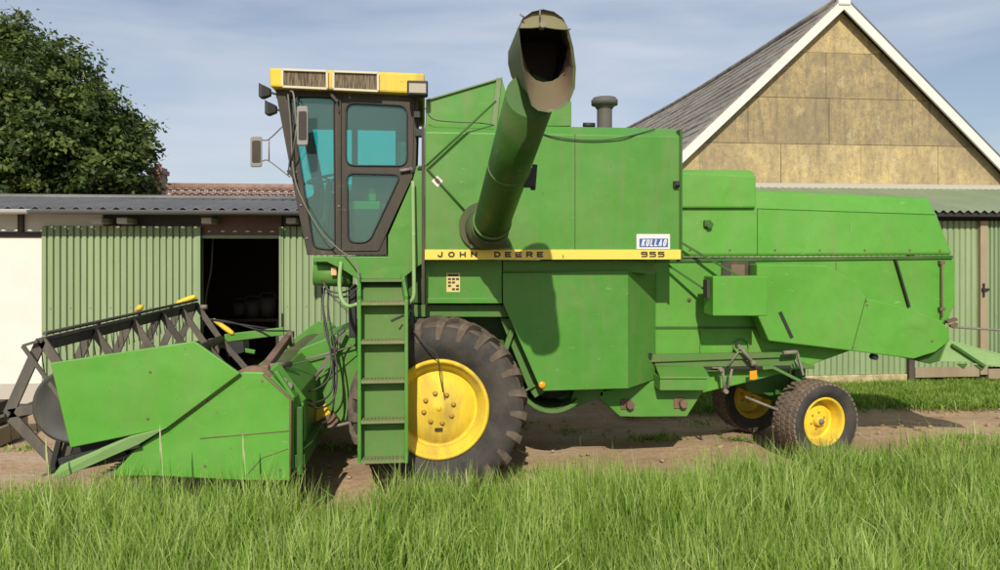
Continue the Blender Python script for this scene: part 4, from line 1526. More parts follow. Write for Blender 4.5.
# ---------------- wheels
def make_tyre(R0, Wd, Rrim, lugs, style):
    """local mesh: axle along Y, outer face towards -Y"""
    b = MB()
    h = Wd / 2
    Rb = R0 - (0.045 if style == 'lug' else 0.011)
    prof = [(Rrim, -h * 0.72), (Rrim + 0.02, -h * 0.80), (Rrim + (Rb - Rrim) * 0.25, -h * 0.97), (Rrim + (Rb - Rrim) * 0.5, -h * 1.04), (Rrim + (Rb - Rrim) * 0.78, -h * 1.0),
            (Rb * 0.975, -h * 0.90), (Rb, -h * 0.72), (Rb + 0.006, 0), (Rb, h * 0.72), (Rb * 0.975, h * 0.90), (Rrim + (Rb - Rrim) * 0.78, h * 1.0), (Rrim + (Rb - Rrim) * 0.5, h * 1.04), (Rrim, h * 0.72)]
    b.lathe((0, 0, 0), prof, 72)
    for q_ in range(72 * 5, 72 * 9): b.mi[q_] = 1
    if style == 'lug':
        for side in (-1, 1):
            for k in range(lugs):
                a0 = 2 * math.pi * (k + (0.5 if side > 0 else 0)) / lugs
                # path from the centre line, sweeping back, over the shoulder, down the sidewall
                path = [(0.02, 0.00, R0 - 0.003), (0.35, 0.11, R0), (0.70, 0.22, R0 - 0.004), (0.90, 0.285, R0 - 0.022), (1.00, 0.32, R0 - 0.065), (1.03, 0.345, R0 - 0.13), (1.025, 0.36, R0 - 0.20)]
                inner = [Rb - 0.01, Rb - 0.01, Rb - 0.01, Rb * 0.965, Rb - 0.06, R0 - 0.14, R0 - 0.205]
                rings = []
                for j, (ty, ta, ro) in enumerate(path):
                    wv = (0.030, 0.033, 0.036, 0.038, 0.036, 0.030, 0.018)[j]
                    w = wv / R0
                    a = a0 + ta * 0.62
                    y = side * h * ty
                    ri = inner[j]
                    yi = y * (0.96 if j > 2 else 1.0)
                    rings.append([(ri * math.cos(a - w * 1.25), yi, ri * math.sin(a - w * 1.25)), (ro * math.cos(a - w), y, ro * math.sin(a - w)),
                                  (ro * math.cos(a + w), y, ro * math.sin(a + w)), (ri * math.cos(a + w * 1.25), yi, ri * math.sin(a + w * 1.25))])
                b.loft(rings, 1)
    else:
        rows = [-0.78, -0.42, 0.0, 0.42, 0.78]
        for r_i, ty in enumerate(rows):
            for k in range(lugs):
                a = 2 * math.pi * (k + 0.5 * (r_i % 2)) / lugs
                w = 0.36 * 2 * math.pi / lugs
                hw = h * 0.155
                y = h * ty
                sk_ = 0.25 * w * (1 if r_i % 2 else -1)
                ro = R0 - (0.008 if abs(ty) > 0.7 else 0)
                ri = Rb - 0.02
                def P(r, da, dy): return (r * math.cos(a + da), y + dy, r * math.sin(a + da))
                f_ = [P(ri, -w - sk_, -hw), P(ri, w - sk_, -hw), P(ri, w + sk_, hw), P(ri, -w + sk_, hw)]
                g_2 = [P(ro, -w * .88 - sk_, -hw * .9), P(ro, w * .88 - sk_, -hw * .9), P(ro, w * .88 + sk_, hw * .9), P(ro, -w * .88 + sk_, hw * .9)]
                b.loft([f_, g_2], 1)
    return b


def make_rim(Rrim, Wd, bolts, style):
    b = MB()
    h = Wd / 2
    if style == 'front':
        prof = [(Rrim + 0.004, -h * 0.70), (Rrim + 0.012, -h * 0.80), (Rrim - 0.012, -h * 0.83), (Rrim - 0.028, -h * 0.76), (Rrim - 0.035, -h * 0.66), (Rrim - 0.075, -h * 0.58),
                (Rrim - 0.085, -h * 0.46), (Rrim - 0.09, -h * 0.35), (Rrim - 0.11, -h * 0.35), (Rrim - 0.125, -h * 0.44), (Rrim * 0.50, -h * 0.50), (Rrim * 0.44, -h * 0.54), (0.055, -h * 0.545), (0.05, -h * 0.56), (0.0005, -h * 0.565)]
    else:
        prof = [(Rrim + 0.002, -h * 0.70), (Rrim + 0.008, -h * 0.80), (Rrim - 0.010, -h * 0.84), (Rrim - 0.02, -h * 0.72), (Rrim - 0.035, -h * 0.50), (Rrim - 0.045, -h * 0.10), (Rrim - 0.06, h * 0.05),
                (Rrim * 0.62, -h * 0.08), (Rrim * 0.45, -h * 0.16), (0.05, -h * 0.16), (0.0005, -h * 0.17)]
    b.lathe((0, 0, 0), prof, 64)
    back = [(Rrim, -h * 0.7), (Rrim - 0.05, -h * 0.3), (Rrim - 0.05, h * 0.4), (Rrim, h * 0.74)]
    b.lathe((0, 0, 0), back, 64)
    return b


def wheel_objs(name, loc, R0, Wd, Rrim, lugs, style, bolts, rotz=0.0, flip=False, label=None):
    w = empty(name, Vector(loc) - root.location, root)
    w.rotation_euler = (0, 0, rotz + (math.pi if flip else 0))
    if label: w['label'] = label
    t = make_tyre(R0, Wd, Rrim, lugs, 'lug' if style == 'front' else 'block').build('tyre', [M['tyre'], M['tread'] if style == 'front' else M['dusty']], w, local=True, fixn=False)
    r_ = make_rim(Rrim, Wd, bolts, style).build('rim', M['yellow'], w, local=True)
    h = Wd / 2
    by = -h * 0.55 if style == 'front' else -h * 0.16
    br = 0.135 if style == 'front' else 0.085
    for k in range(bolts):
        a = 2 * math.pi * (k + 0.3) / bolts
        b = MB()
        b.lathe((br * math.cos(a), by, br * math.sin(a)), [(0.024, 0.02), (0.024, -0.004), (0.015, -0.006), (0.015, -0.022), (0.0005, -0.023)] if style == 'front' else [(0.012, 0.01), (0.012, -0.012), (0.0005, -0.013)], 10)
        b.build('wheel_bolt', M['wheelbolt'], w, local=True)
    b = MB()
    if style == 'front':
        b.lathe((0, by - 0.002, 0), [(0.03, 0.01), (0.028, -0.004), (0.0005, -0.006)], 16)
        b.build('hub_cap', M['yellow'], w, local=True)
        b = MB(); b.box((-0.035, by - 0.004, -0.205), (0.035, by + 0.003, -0.175))
        b.build('rim_stamp', M['letters'], w, local=True)
    else:
        b.lathe((0, by, 0), [(0.062, 0.02), (0.058, -0.03), (0.045, -0.05), (0.02, -0.056), (0.0005, -0.057)], 20)
        b.build('hub_cap', M['yellow'], w, local=True)
        b = MB(); b.lathe((0, by - 0.055, 0), [(0.028, 0.005), (0.028, -0.02), (0.0005, -0.024)], 14)
        b.build('grease_cap', M['steel'], w, local=True)
    return w


M['wheelbolt'] = paint('worn_yellow_bolt', (0.50, 0.32, 0.035), (0.40, 0.25, 0.05), dirt_amt=0.6, rough=0.6)
fx = W(439, 411, 6.30).x
wheel_objs('front_wheel', (fx, 6.58, 0.775), 0.80, 0.54, 0.435, 23, 'front', 8)
wheel_objs('front_wheel', (fx, 2 * CY - 6.58, 0.775), 0.80, 0.54, 0.435, 23, 'front', 8, flip=True)
b = MB()
b.bar((fx, 6.8, 0.78), (fx, 2 * CY - 6.8, 0.78), 0.28, 0.28)
b.lathe((fx, 6.86, 0.78), [(0.30, 0), (0.33, 0.05), (0.33, 0.2), (0.0005, 0.25)], 24)
part(b, 'front_axle', M['green_tube'])
rx = W(825, 428, 7.0).x
wheel_objs('rear_wheel', (rx - 0.02, 7.15, 0.41), 0.415, 0.34, 0.250, 44, 'rear', 6, rotz=R(12))
wheel_objs('rear_wheel', (rx - 0.17, 8.40, 0.41), 0.415, 0.31, 0.250, 44, 'rear', 6, flip=True, rotz=R(6))
b = MB()
b.bar((rx - 0.05, 7.3, 0.52), (rx - 0.1, 8.3, 0.52), 0.14, 0.12)
b.bar((rx - 0.08, 7.4, 0.52), (rx - 0.08, 7.4, 0.95), 0.12); b.bar((rx - 0.08, 8.1, 0.52), (rx - 0.08, 8.1, 0.95), 0.12)
b.plate([(742, 372), (800, 358), (806, 384), (796, 392), (770, 396), (748, 392)], 7.45, 0.5)
part(b, 'rear_axle', M['green_tube'])

# ---------------- unloading auger
ax0 = W(489, 232, 6.30)
ax1 = W(540, 66, 4.02)
b = MB()
d = (ax1 - ax0).normalized()
b.tube([ax0 + d * 0.12, ax0.lerp(ax1, 0.5), ax1 - d * 0.30], 0.153, 28)
auger = part(b, 'unloading_auger', M['green_tube'], bev=0)
for t, r_ in ((0.09, 0.166), (0.50, 0.158)):
    c0 = ax0.lerp(ax1, t)
    b = MB()
    b.tube([c0, c0 + d * 0.025], r_, 28)
    part(b, 'tube_flange', M['green_dusty'], auger, 0)
# elbow where it leaves the tank
b = MB()
b.tube(curve_pts([W(483, 226, YT + 0.1), W(484, 228, 6.36), ax0 + d * 0.02, ax0 + d * 0.14], 5), 0.165, 28)
b.tube([W(483, 226, YT + 0.02), W(483, 226, YT - 0.06)], 0.215, 32)
b.bar(W(505, 210, 6.38), W(503, 246, 6.38), 0.05, 0.03)
b.bar(W(470, 246, 6.38), W(510, 246, 6.38), 0.06, 0.03)
part(b, 'elbow', M['elbow'], auger, 0)
b = MB()
c0 = ax0.lerp(ax1, 0.44)
s_ = Vector((1, 0, 0.25)).normalized()
b.box((c0.x + 0.10, c0.y - 0.05, c0.z - 0.08), (c0.x + 0.21, c0.y + 0.05, c0.z + 0.06))
b.bar(Vector((c0.x + 0.20, c0.y, c0.z - 0.10)), Vector((c0.x + 0.215, c0.y, c0.z + 0.09)), 0.035)
part(b, 'clamp', M['black'], auger, 0.005)
# spout hood: rim faces down and forward
Yr = 3.90
rim_px = [(519, 28), (523, 18), (532, 11.5), (543, 9), (554, 11.5), (563, 18), (569, 30), (573.5, 48), (576, 68), (575, 88), (569.5, 102), (561, 109), (549, 112.5), (538, 110.5), (532, 106), (528, 92), (524, 70), (521, 48)]
hole_px = [(519, 29), (525, 27), (533, 26.5), (543, 26.5), (553, 26.5), (561, 28), (568, 31), (568, 44), (566, 57), (563, 68), (559, 77), (552, 81), (543, 82), (536, 80), (530.5, 75), (526, 65), (522.5, 52), (520, 40)]
back_px = [(508, 52), (512, 42), (519, 33), (528, 28), (538, 26), (547, 27), (553, 31), (557, 38), (559, 47), (559, 60), (557, 72), (552, 82), (545, 90), (536, 94), (527, 94), (517, 88), (511, 76), (508, 64)]
def tilt(x, y, Y, k=0.0034): return Y - (y - 60) * k * -1.0   # the lip sits further back than the crest
outer = [W(x, y, Yr + (y - 9) * 0.0020) for x, y in rim_px]
inner = [W(x, y, Yr + 0.012 + (y - 9) * 0.0020) for x, y in [(543 + (x - 545) * 0.965, 60 + (y - 60) * 0.965) for x, y in rim_px]]
hole = [W(x, y, Yr + 0.30) for x, y in hole_px]
back = [W(x, y, Yr + 0.62) for x, y in back_px]
b = MB()
b.loft([back, [p.lerp(q, 0.5) + Vector((0, -0.02, 0.01)) for p, q in zip(back, outer)], outer], 0, False, True)
b.loft([outer, inner], 0, False)
b.loft([inner, hole], 1, False, True)
spout = part(b, 'spout', [M['elbow2'], M['pink']], auger, 0, fixn=False)
b = MB()
deep = [p.lerp(sum(hole, Vector()) / len(hole), 0.1) + Vector((0, 0.28, 0)) for p in hole]
b.loft([hole, deep], 0, False)
b.add(deep, [tuple(range(len(deep)))])
part(b, 'spout_throat', M['black'], auger, 0, fixn=False)
b = MB()
top = [(519.5, 28), (523, 18.5), (532, 12.5), (543, 10), (554, 12.5), (563, 18.5), (568.5, 30), (556, 29), (543, 27), (531, 28)]
tp = [W(x, y, Yr + 0.03) for x, y in top]
b.prism(tp, [v + Vector((0, 0.012, 0)) for v in tp])
part(b, 'spout_plate', M['pinkgreen'], auger, 0.003)
p = W(543, 24, Yr + 0.0)
for pq_, r_ in (((p, p + Vector((0, 0.06, 0))), 0.018), ((W(520, 14, Yr), W(524, 17, Yr)), 0.005), ((W(540, 9, Yr), W(540, 18, Yr)), 0.005), ((W(565, 29, Yr), W(570.5, 29, Yr)), 0.005)):
    b = MB()
    b.tube(list(pq_), r_, 10)
    part(b, 'bolt', M['steel'], auger, 0)

# ---------------- cab
YC = 6.80
YCF = 8.40
def cabring(Y, pts, Yref=YC):
    return [Vector((W(x, y, Yref).x, Y, W(x, y, Yref).z)) for x, y in pts]


def framed_panel(b, outer_px, holes_px, Y, d):
    """flat side with real window openings, cut by filling between outlines"""
    bm = bmesh.new()
    loops = []
    for pts in [outer_px] + holes_px:
        vs = [bm.verts.new(Vector((W(x, y, YC).x, 0, W(x, y, YC).z))) for x, y in pts]
        es = [bm.edges.new((vs[i], vs[(i + 1) % len(vs)])) for i in range(len(vs))]
        loops.append(vs)
    bmesh.ops.triangle_fill(bm, use_beauty=True, use_dissolve=False, edges=bm.edges[:])
    bm.verts.index_update()
    bm.verts.ensure_lookup_table()
    V = [v.co.copy() for v in bm.verts]
    Fc = [tuple(v.index for v in f.verts) for f in bm.faces]
    n = len(V)
    idx = [[v.index for v in lp] for lp in loops]
    bm.free()
    vs = [Vector((v.x, Y, v.z)) for v in V] + [Vector((v.x, Y + d, v.z)) for v in V]
    fs = Fc + [tuple(i + n for i in f[::-1]) for f in Fc]
    for lp in idx:
        for i in range(len(lp)):
            a, c_ = lp[i], lp[(i + 1) % len(lp)]
            fs.append((a, c_, c_ + n, a + n))
    b.add(vs, fs)


def rounded(pts, r=4, n=4):
    out = []
    m_ = len(pts)
    for i in range(m_):
        p0, p1, p2 = Vector(pts[i - 1]), Vector(pts[i]), Vector(pts[(i + 1) % m_])
        a = p1 + (p0 - p1).normalized() * min(r, (p0 - p1).length * 0.45)
        c_ = p1 + (p2 - p1).normalized() * min(r, (p2 - p1).length * 0.45)
        for k in range(n + 1):
            t = k / n
            out.append(tuple((1 - t) ** 2 * a + 2 * t * (1 - t) * p1 + t * t * c_))
    return out


cab_out = [(275, 88), (418, 93.5), (416, 165), (412, 178), (386.5, 236), (387, 255), (307, 255), (296, 200)]
winA = rounded([(288.5, 94.5), (334, 97.5), (335, 250), (313.5, 247.5), (299, 155)], 6)
winB = rounded([(346, 102.5), (407, 105.5), (407, 166), (346, 165.5)], 9)
winC = rounded([(347, 173), (401, 174.5), (369, 242.5), (348, 242.5)], 8)
cab = MB()
framed_panel(cab, cab_out, [winA, winB, winC], YC, 0.05)
cab = part(cab, 'cab', M['frame'], bev=0.006)
b = MB()
far_hole = rounded([(342, 95), (389, 96), (389, 149), (342, 149)], 7)
far_low = rounded([(285, 95), (335, 96), (335, 180), (302, 180)], 6)
framed_panel(b, cab_out, [far_hole, far_low], YCF - 0.05, 0.05)
part(b, 'far_frame', M['cab_trim'], cab, 0.004)
for hp, Y, gm in ((winA, YC + 0.02, 'glass'), (winB, YC + 0.02, 'glass'), (winC, YC + 0.02, 'glass'), (far_hole, YCF - 0.03, 'glass_far'), (far_low, YCF - 0.03, 'glass_far')):
    b = MB()
    pts = cabring(Y, hp)
    b.prism(pts, [p + Vector((0, 0.005, 0)) for p in pts])
    part(b, 'window', M[gm], cab, 0)
for hp in (winA, winB, winC):
    b = MB()
    pts = cabring(YC - 0.006, hp)
    b.tube(pts + [pts[0]], 0.008, 6)
    part(b, 'window_seal', M['black'], cab, 0)
# front and rear faces
b = MB()
c_top, c_bot = cabring(YC, [(275, 88)])[0], cabring(YC, [(307, 255)])[0]
mid_ = cabring(YC, [(296, 200)])[0]
for (Ya, Yb) in ((YC + 0.05, YC + 0.13), (YCF - 0.13, YCF - 0.05)):
    for (p, q) in ((c_top, mid_), (mid_, c_bot)):
        b.prism([Vector((p.x, Ya, p.z)), Vector((p.x + 0.06, Ya, p.z)), Vector((q.x + 0.06, Ya, q.z)), Vector((q.x, Ya, q.z))],
                [Vector((p.x, Yb, p.z)), Vector((p.x + 0.06, Yb, p.z)), Vector((q.x + 0.06, Yb, q.z)), Vector((q.x, Yb, q.z))])
b.box((c_bot.x - 0.01, YC + 0.05, c_bot.z), (c_bot.x + 0.05, YCF - 0.05, c_bot.z + 0.07))
b.box((c_top.x, YC + 0.05, c_top.z - 0.08), (c_top.x + 0.05, YCF - 0.05, c_top.z))
part(b, 'front_frame', M['frame'], cab, 0.004)
b = MB()
b.add([Vector((c_top.x + 0.03, YC + 0.1, c_top.z - 0.06)), Vector((c_top.x + 0.03, YCF - 0.1, c_top.z - 0.06)), Vector((mid_.x + 0.03, YCF - 0.1, mid_.z)), Vector((mid_.x + 0.03, YC + 0.1, mid_.z)),
       Vector((c_bot.x + 0.03, YCF - 0.1, c_bot.z + 0.05)), Vector((c_bot.x + 0.03, YC + 0.1, c_bot.z + 0.05))], [(0, 1, 2, 3), (3, 2, 4, 5)])
part(b, 'windscreen', M['glass'], cab, 0)
b = MB()
r_ = cabring(YC + 0.05, [(418, 93.5), (416, 165), (412, 178), (386.5, 236), (387, 255)])
rr = [Vector((p.x - 0.04, p.y, p.z)) for p in r_]
sec = r_ + rr[::-1]
b.prism(sec, [Vector((p.x, YCF - 0.05, p.z)) for p in sec])
b.box((c_bot.x + 0.05, YC + 0.05, c_bot.z), (r_[-1].x - 0.04, YCF - 0.05, c_bot.z + 0.04))
part(b, 'rear_wall', M['frame'], cab, 0)
b = MB()
b.box((c_top.x + 0.05, YC + 0.05, c_top.z - 0.12), (r_[0].x - 0.05, YCF - 0.05, c_top.z - 0.08))
part(b, 'headliner', M['grey_frame'], cab, 0)
# door edges + handle
b = MB()
dpts = cabring(YC - 0.012, [(340.5, 95), (340.5, 250)])
b.bar(dpts[0], dpts[1], 0.012, 0.03)
dpts = cabring(YC - 0.010, [(341, 250), (378, 250), (412, 176), (414, 98)])
for i in range(3): b.bar(dpts[i], dpts[i + 1], 0.008, 0.018)
part(b, 'door_edge', M['frame'], cab, 0.003)
b = MB()
hp_ = cabring(YC - 0.03, [(400, 171), (411, 169.5)])
b.tube([hp_[0], hp_[1]], 0.016, 10); b.tube([hp_[1], hp_[1] + Vector((0, 0.04, 0))], 0.02, 8)
part(b, 'door_handle', M['steel'], cab, 0)
for (x, y) in ((350, 97.5), (339, 206), (301, 205), (307, 238), (296, 172)):
    b = MB()
    p = cabring(YC, [(x, y)])[0]; b.tube([p + Vector((0, -0.012, 0)), p + Vector((0, 0.01, 0))], 0.010, 8)
    part(b, 'screw', M['steel'], cab, 0)
# roof
YR = 6.70
b = MB()
rp = [W(269, 67.5, YR), W(424.5, 73, YR), W(425, 94, YR), W(270, 86.5, YR)]
rb = [Vector((p.x, 2 * 7.6 - YR, p.z)) for p in rp]
b.prism(rp, rb)
roof = part(b, 'cab_roof', M['yellow_roof'], cab, 0.02)
for (x0, x1, s0) in ((282.5, 327, 0), (333.5, 378, 1)):
    b = MB()
    def yy(x, t): return (67.5 + (x - 269) * 0.0354) * (1 - t) + (86.5 + (x - 270) * 0.048) * t
    fo = [W(x0, yy(x0, 0.08), YR - 0.02), W(x1, yy(x1, 0.08), YR - 0.02), W(x1, yy(x1, 0.97), YR - 0.02), W(x0, yy(x0, 0.97), YR - 0.02)]
    cc = sum(fo, Vector()) / 4
    w_ = 0.022
    for i in range(4):
        p, q = fo[i], fo[(i + 1) % 4]
        b.bar(p, q, 0.02, 0.02, up=Vector((0, 0, 1)))
    gf = part(b, 'intake_frame', M['grille_frame'] if 'grille_frame' in M else M['white'], cab, 0.002)
    b = MB()
    gi = [p.lerp(cc, 0.02) + Vector((0, 0.012, 0)) for p in fo]
    b.prism(gi, [p + Vector((0, 0.012, 0)) for p in gi])
    part(b, 'intake_grille', M['grille'] if 'grille' in M else M['black'], cab, 0)
# lamps
def lamp(px0, py0, px1, py1, Y, dep, lensY=True, name='work_light'):
    b = MB()
    b.plate([(px0, py0), (px1, py0 + 0.5), (px1, py1), (px0, py1 - 0.5)], Y, dep)
    l_ = part(b, name, M['black'], cab, 0.01)
    return l_


lamp(407, 80, 428, 95, 6.56, 0.12)
b = MB(); b.plate([(409, 83), (426, 83.5), (426, 93), (409, 92.5)], 6.553, 0.006); part(b, 'lamp_lens', M['lens'], cab, 0.003)
for (px, py, Y) in ((266, 92, 6.95), (272, 109, 7.0)):
    p = W(px, py, Y)
    b = MB()
    b.loft([[(p.x - 0.055, p.y + dy, p.z + dz + 0.01) for dy, dz in ((-.06, -.065), (.06, -.065), (.06, .065), (-.06, .065))],
            [(p.x - 0.025, p.y + dy, p.z + dz) for dy, dz in ((-.055, -.06), (.055, -.06), (.055, .06), (-.055, .06))],
            [(p.x + 0.045, p.y + dy, p.z + dz) for dy, dz in ((-.03, -.035), (.03, -.035), (.03, .03), (-.03, .03))]])
    b.bar((p.x + 0.03, p.y, p.z), (p.x + 0.10, p.y, p.z - 0.02), 0.02)
    part(b, 'head_lamp', M['black'], cab, 0.006)
# mirrors
def mirror(px0, py0, px1, py1, Y, arms, turn=0.0):
    b = MB()
    pts = rounded([(px0, py0), (px1, py0 - 0.5), (px1, py1), (px0, py1 + 0.5)], 2.5)
    fr = [W(x, y, Y) for x, y in pts]
    c_ = sum(fr, Vector()) / len(fr)
    Rm = Matrix.Rotation(turn, 3, 'Z')
    fr = [c_ + Rm @ (p - c_) for p in fr]
    nrm = Rm @ Vector((0, 1, 0))
    b.prism(fr, [p + nrm * 0.045 for p in fr])
    mo = part(b, 'mirror', M['grey_frame'], cab, 0.008)
    b = MB()
    f2 = [c_ + (p - c_) * 0.72 - nrm * 0.006 for p in fr]
    b.prism(f2, [p + nrm * 0.004 for p in f2])
    part(b, 'mirror_plate', M['frame'], cab, 0)
    b = MB()
    for pl in arms:
        b.tube(curve_pts([W(*q) for q in pl], 4) if len(pl) > 2 else [W(*q) for q in pl], 0.008, 6)
    part(b, 'mirror_arm', M['steel'], cab, 0)


mirror(297.0, 106, 308.0, 145, 6.52, [[(290, 91, 6.72), (293.5, 94, 6.56), (296, 118, 6.55), (297, 126, 6.55)], [(297, 126, 6.55), (292, 160, 6.72)]], R(10))
mirror(250.5, 136.5, 262, 166.5, 8.5, [[(262, 140, 8.5), (269, 139, 8.5), (284, 125, 8.4)], [(262, 161, 8.5), (269, 161, 8.5), (290, 177, 8.4)], [(269, 139, 8.5), (269, 161, 8.5)]], R(12))
# cord hanging down the cab side
b = MB()
b.tube(curve_pts([W(288, 94, 6.74), W(291, 130, 6.74), W(294, 175, 6.72), W(305, 205, 6.70), W(322, 233, 6.68), (W(340, 250, 6.60)), W(355, 262, 6.40), W(359, 278, 6.2)], 5), 0.007, 6)
part(b, 'lamp_cord', M['steel'], cab, 0)
b = MB()
b.bar(W(290, 95.5, 6.78), W(330, 95.5, 6.78), 0.015); b.bar(W(328, 91, 6.77), W(338, 102, 6.77), 0.03); b.bar(W(336, 100, 6.77), W(339, 112, 6.77), 0.016); b.bar(W(297, 96, 6.77), W(288, 175, 6.77), 0.012)
b.bar(W(288, 170, 6.77), W(296, 180, 6.77), 0.03)
part(b, 'wiper', M['black'], cab, 0.002)
for (x, y, s_) in ((417, 115, .03), (419, 133, .035), (418, 172, .05)):
    b = MB()
    p = W(x, y, 6.72); b.box((p.x - s_, p.y - 0.03, p.z - s_), (p.x + s_, p.y + 0.05, p.z + s_))
    part(b, 'door_hinge', M['black'], cab, 0.006)
b = MB()
b.bar(W(411, 172, 6.66), W(427, 166, 6.60), 0.03)
part(b, 'door_stay', M['black'], cab, 0.006)
# inside the cab
fl = c_bot.z + 0.04
xs0 = W(372, 200, 7.5).x
b = MB()
b.box((xs0 - 0.12, 7.15, fl + 0.35), (xs0 + 0.36, 7.65, fl + 0.5)); b.box((xs0 + 0.26, 7.15, fl + 0.45), (xs0 + 0.40, 7.65, fl + 1.08)); b.box((xs0 + 0.0, 7.25, fl), (xs0 + 0.25, 7.55, fl + 0.36))
part(b, 'driver_seat', M['seat'], cab, 0.04)
b = MB()
sw = W(318, 178, 7.45)
b.tube([(sw.x + 0.05, 7.45, fl), (sw.x + 0.12, 7.45, sw.z - 0.02)], 0.035, 8)
pts = [(sw.x + 0.12 + 0.22 * math.cos(a), 7.45 + 0.22 * math.sin(a), sw.z + 0.05 * math.cos(a)) for a in [2 * math.pi * k / 24 for k in range(25)]]
b.tube(pts, 0.014, 6)
for a in (0.3, 2.4, 4.5):
    b.tube([(sw.x + 0.12, 7.45, sw.z - 0.02), (sw.x + 0.12 + 0.22 * math.cos(a), 7.45 + 0.22 * math.sin(a), sw.z + 0.05 * math.cos(a))], 0.01, 6)
part(b, 'steering_wheel', M['seat'], cab, 0)
b = MB()
q = W(364, 205, 7.1)
b.box((q.x - 0.15, 7.0, q.z - 0.05), (q.x + 0.16, 7.2, q.z + 0.03)); b.box((q.x + 0.05, 7.02, q.z + 0.03), (q.x + 0.12, 7.18, q.z + 0.16))
part(b, 'console', M['green'], cab, 0.01)
b = MB()
b.box((q.x - 0.15, 7.0, fl), (q.x + 0.16, 7.2, q.z - 0.055)); b.tube([(q.x - 0.1, 7.1, q.z), (q.x - 0.18, 7.1, q.z + 0.2)], 0.012, 6)
b.box((sw.x - 0.05, 7.25, fl), (sw.x + 0.08, 7.7, fl + 0.3)); b.tube([(sw.x + 0.18, 7.3, fl), (sw.x + 0.2, 7.3, fl + 0.5)], 0.015, 6)
part(b, 'pedal_box', M['black'], cab, 0.01)

# ---------------- platform, green side below the cab
b = MB()
b.plate([(313.5, 256.5), (357, 256.5), (388, 256.5), (388, 236), (413, 179), (417, 165), (424.5, 165), (424.5, 262), (416, 268), (402, 279), (357, 279), (345, 271), (327, 262), (313.5, 262)], 6.62, 0.12)
part(b, 'cab_base', G)
b = MB()
b.box((XW(314, 6.8), 6.76, W(350, 258, 6.7).z - 0.06), (XW(424, 6.8), 8.5, W(350, 257, 6.7).z - 0.005))
b.plate([(405, 262), (424, 262), (424, 303), (410, 303)], 6.8, 1.6)
part(b, 'platform', M['green_tube'])
b = MB()
c0, c1 = W(314.5, 273, 6.85), W(352, 275, 6.85)
b.tube([c0, c1], 0.115, 20)
part(b, 'reservoir', G, bev=0)
b = MB(); b.plate([(331, 267.5), (336.5, 267.5), (336.5, 275.5), (331, 275.5)], 6.69, 0.05); part(b, 'turn_signal', mat('pale_amber_lens', (0.75, 0.42, 0.22), 0.3), bev=0.005)
b = MB()
b.tube(curve_pts([W(341, 262, 6.62), W(339.5, 280, 6.55), W(341, 297, 6.45), W(348, 306, 6.35), W(358, 304, 6.25)], 6), 0.018, 8)
b.tube(curve_pts([W(413, 181, 6.55), W(413.5, 230, 6.52), W(414, 285, 6.48), W(413, 298, 6.4), W(409, 303, 6.3)], 6), 0.018, 8)
part(b, 'handrail', M['green_pale'], bev=0)
b = MB()
b.plate([(348, 285), (356, 285), (356, 338), (349, 338)], 6.85, 0.12)
part(b, 'support_post', M['black'], bev=0.01)

# ladder
YLf, YLb = 5.98, 6.11
b = MB()
for (x0, x1) in ((357.5, 361), (404.5, 408)):
    fr = [W(x0, 300, YLf), W(x1, 300, YLf), W(x1, 463.5, YLf), W(x0, 463.5, YLf)]
    b.prism(fr, [p + Vector((0, 0.16, 0)) for p in fr])
# stringers continue up and lean back to the platform
for x in (359.2, 406.2):
    tp_ = W(x - (0 if x < 380 else 4), 278, 6.5)
    b.bar(W(x, 301, YLf + 0.08), tp_, 0.03, 0.10)
ladder = part(b, 'ladder', G, bev=0.004)
for y in (302, 341, 380.5, 421, 461):
    b = MB()
    p0, p1 = W(361, y, YLf), W(404.5, y, YLf)
    b.box((p0.x, YLf + 0.005, p0.z - 0.028), (p1.x, YLb, p0.z))
    for k in range(12):     # serrated lip
        x = p0.x + (p1.x - p0.x) * (k + 0.5) / 12
        b.box((x - 0.008, YLf + 0.0, p0.z), (x + 0.008, YLb - 0.04, p0.z + 0.007))
    part(b, 'ladder_step', M['step'], ladder, 0.002)
b = MB()
fr = [W(361, 303, YLb), W(404.5, 303, YLb), W(404.5, 463, YLb), W(361, 463, YLb)]
b.prism(fr, [p + Vector((0, 0.012, 0)) for p in fr])
s0, s1 = W(361, 281, 6.50), W(404, 281, 6.50)
t0_, t1_ = W(404.5, 303, YLb), W(361, 303, YLb)
b.prism([s0, s1, t0_, t1_], [p + Vector((0, 0.012, 0)) for p in (s0, s1, t0_, t1_)])
b.box((s0.x, 6.3, s0.z), (s1.x, 6.65, s0.z + 0.02))
part(b, 'riser_panel', M['riser'], ladder, 0.002)
b = MB()
b.bar(W(391, 321, 6.12), W(404, 315, 6.12), 0.03, 0.02); b.bar(W(399, 330, 6.12), W(403, 324, 6.12), 0.02)
part(b, 'ladder_catch', M['black'], ladder, 0.003)
b = MB()
b.tube(curve_pts([W(413, 330, 6.25), W(425, 345, 6.22), W(437, 355, 6.22), W(440, 375, 6.24), W(443, 392, 6.30)], 6), 0.006, 6)
b.tube([W(411, 312, 6.3), W(413, 330, 6.25)], 0.012, 6)
part(b, 'valve_hose', M['hose'], bev=0)

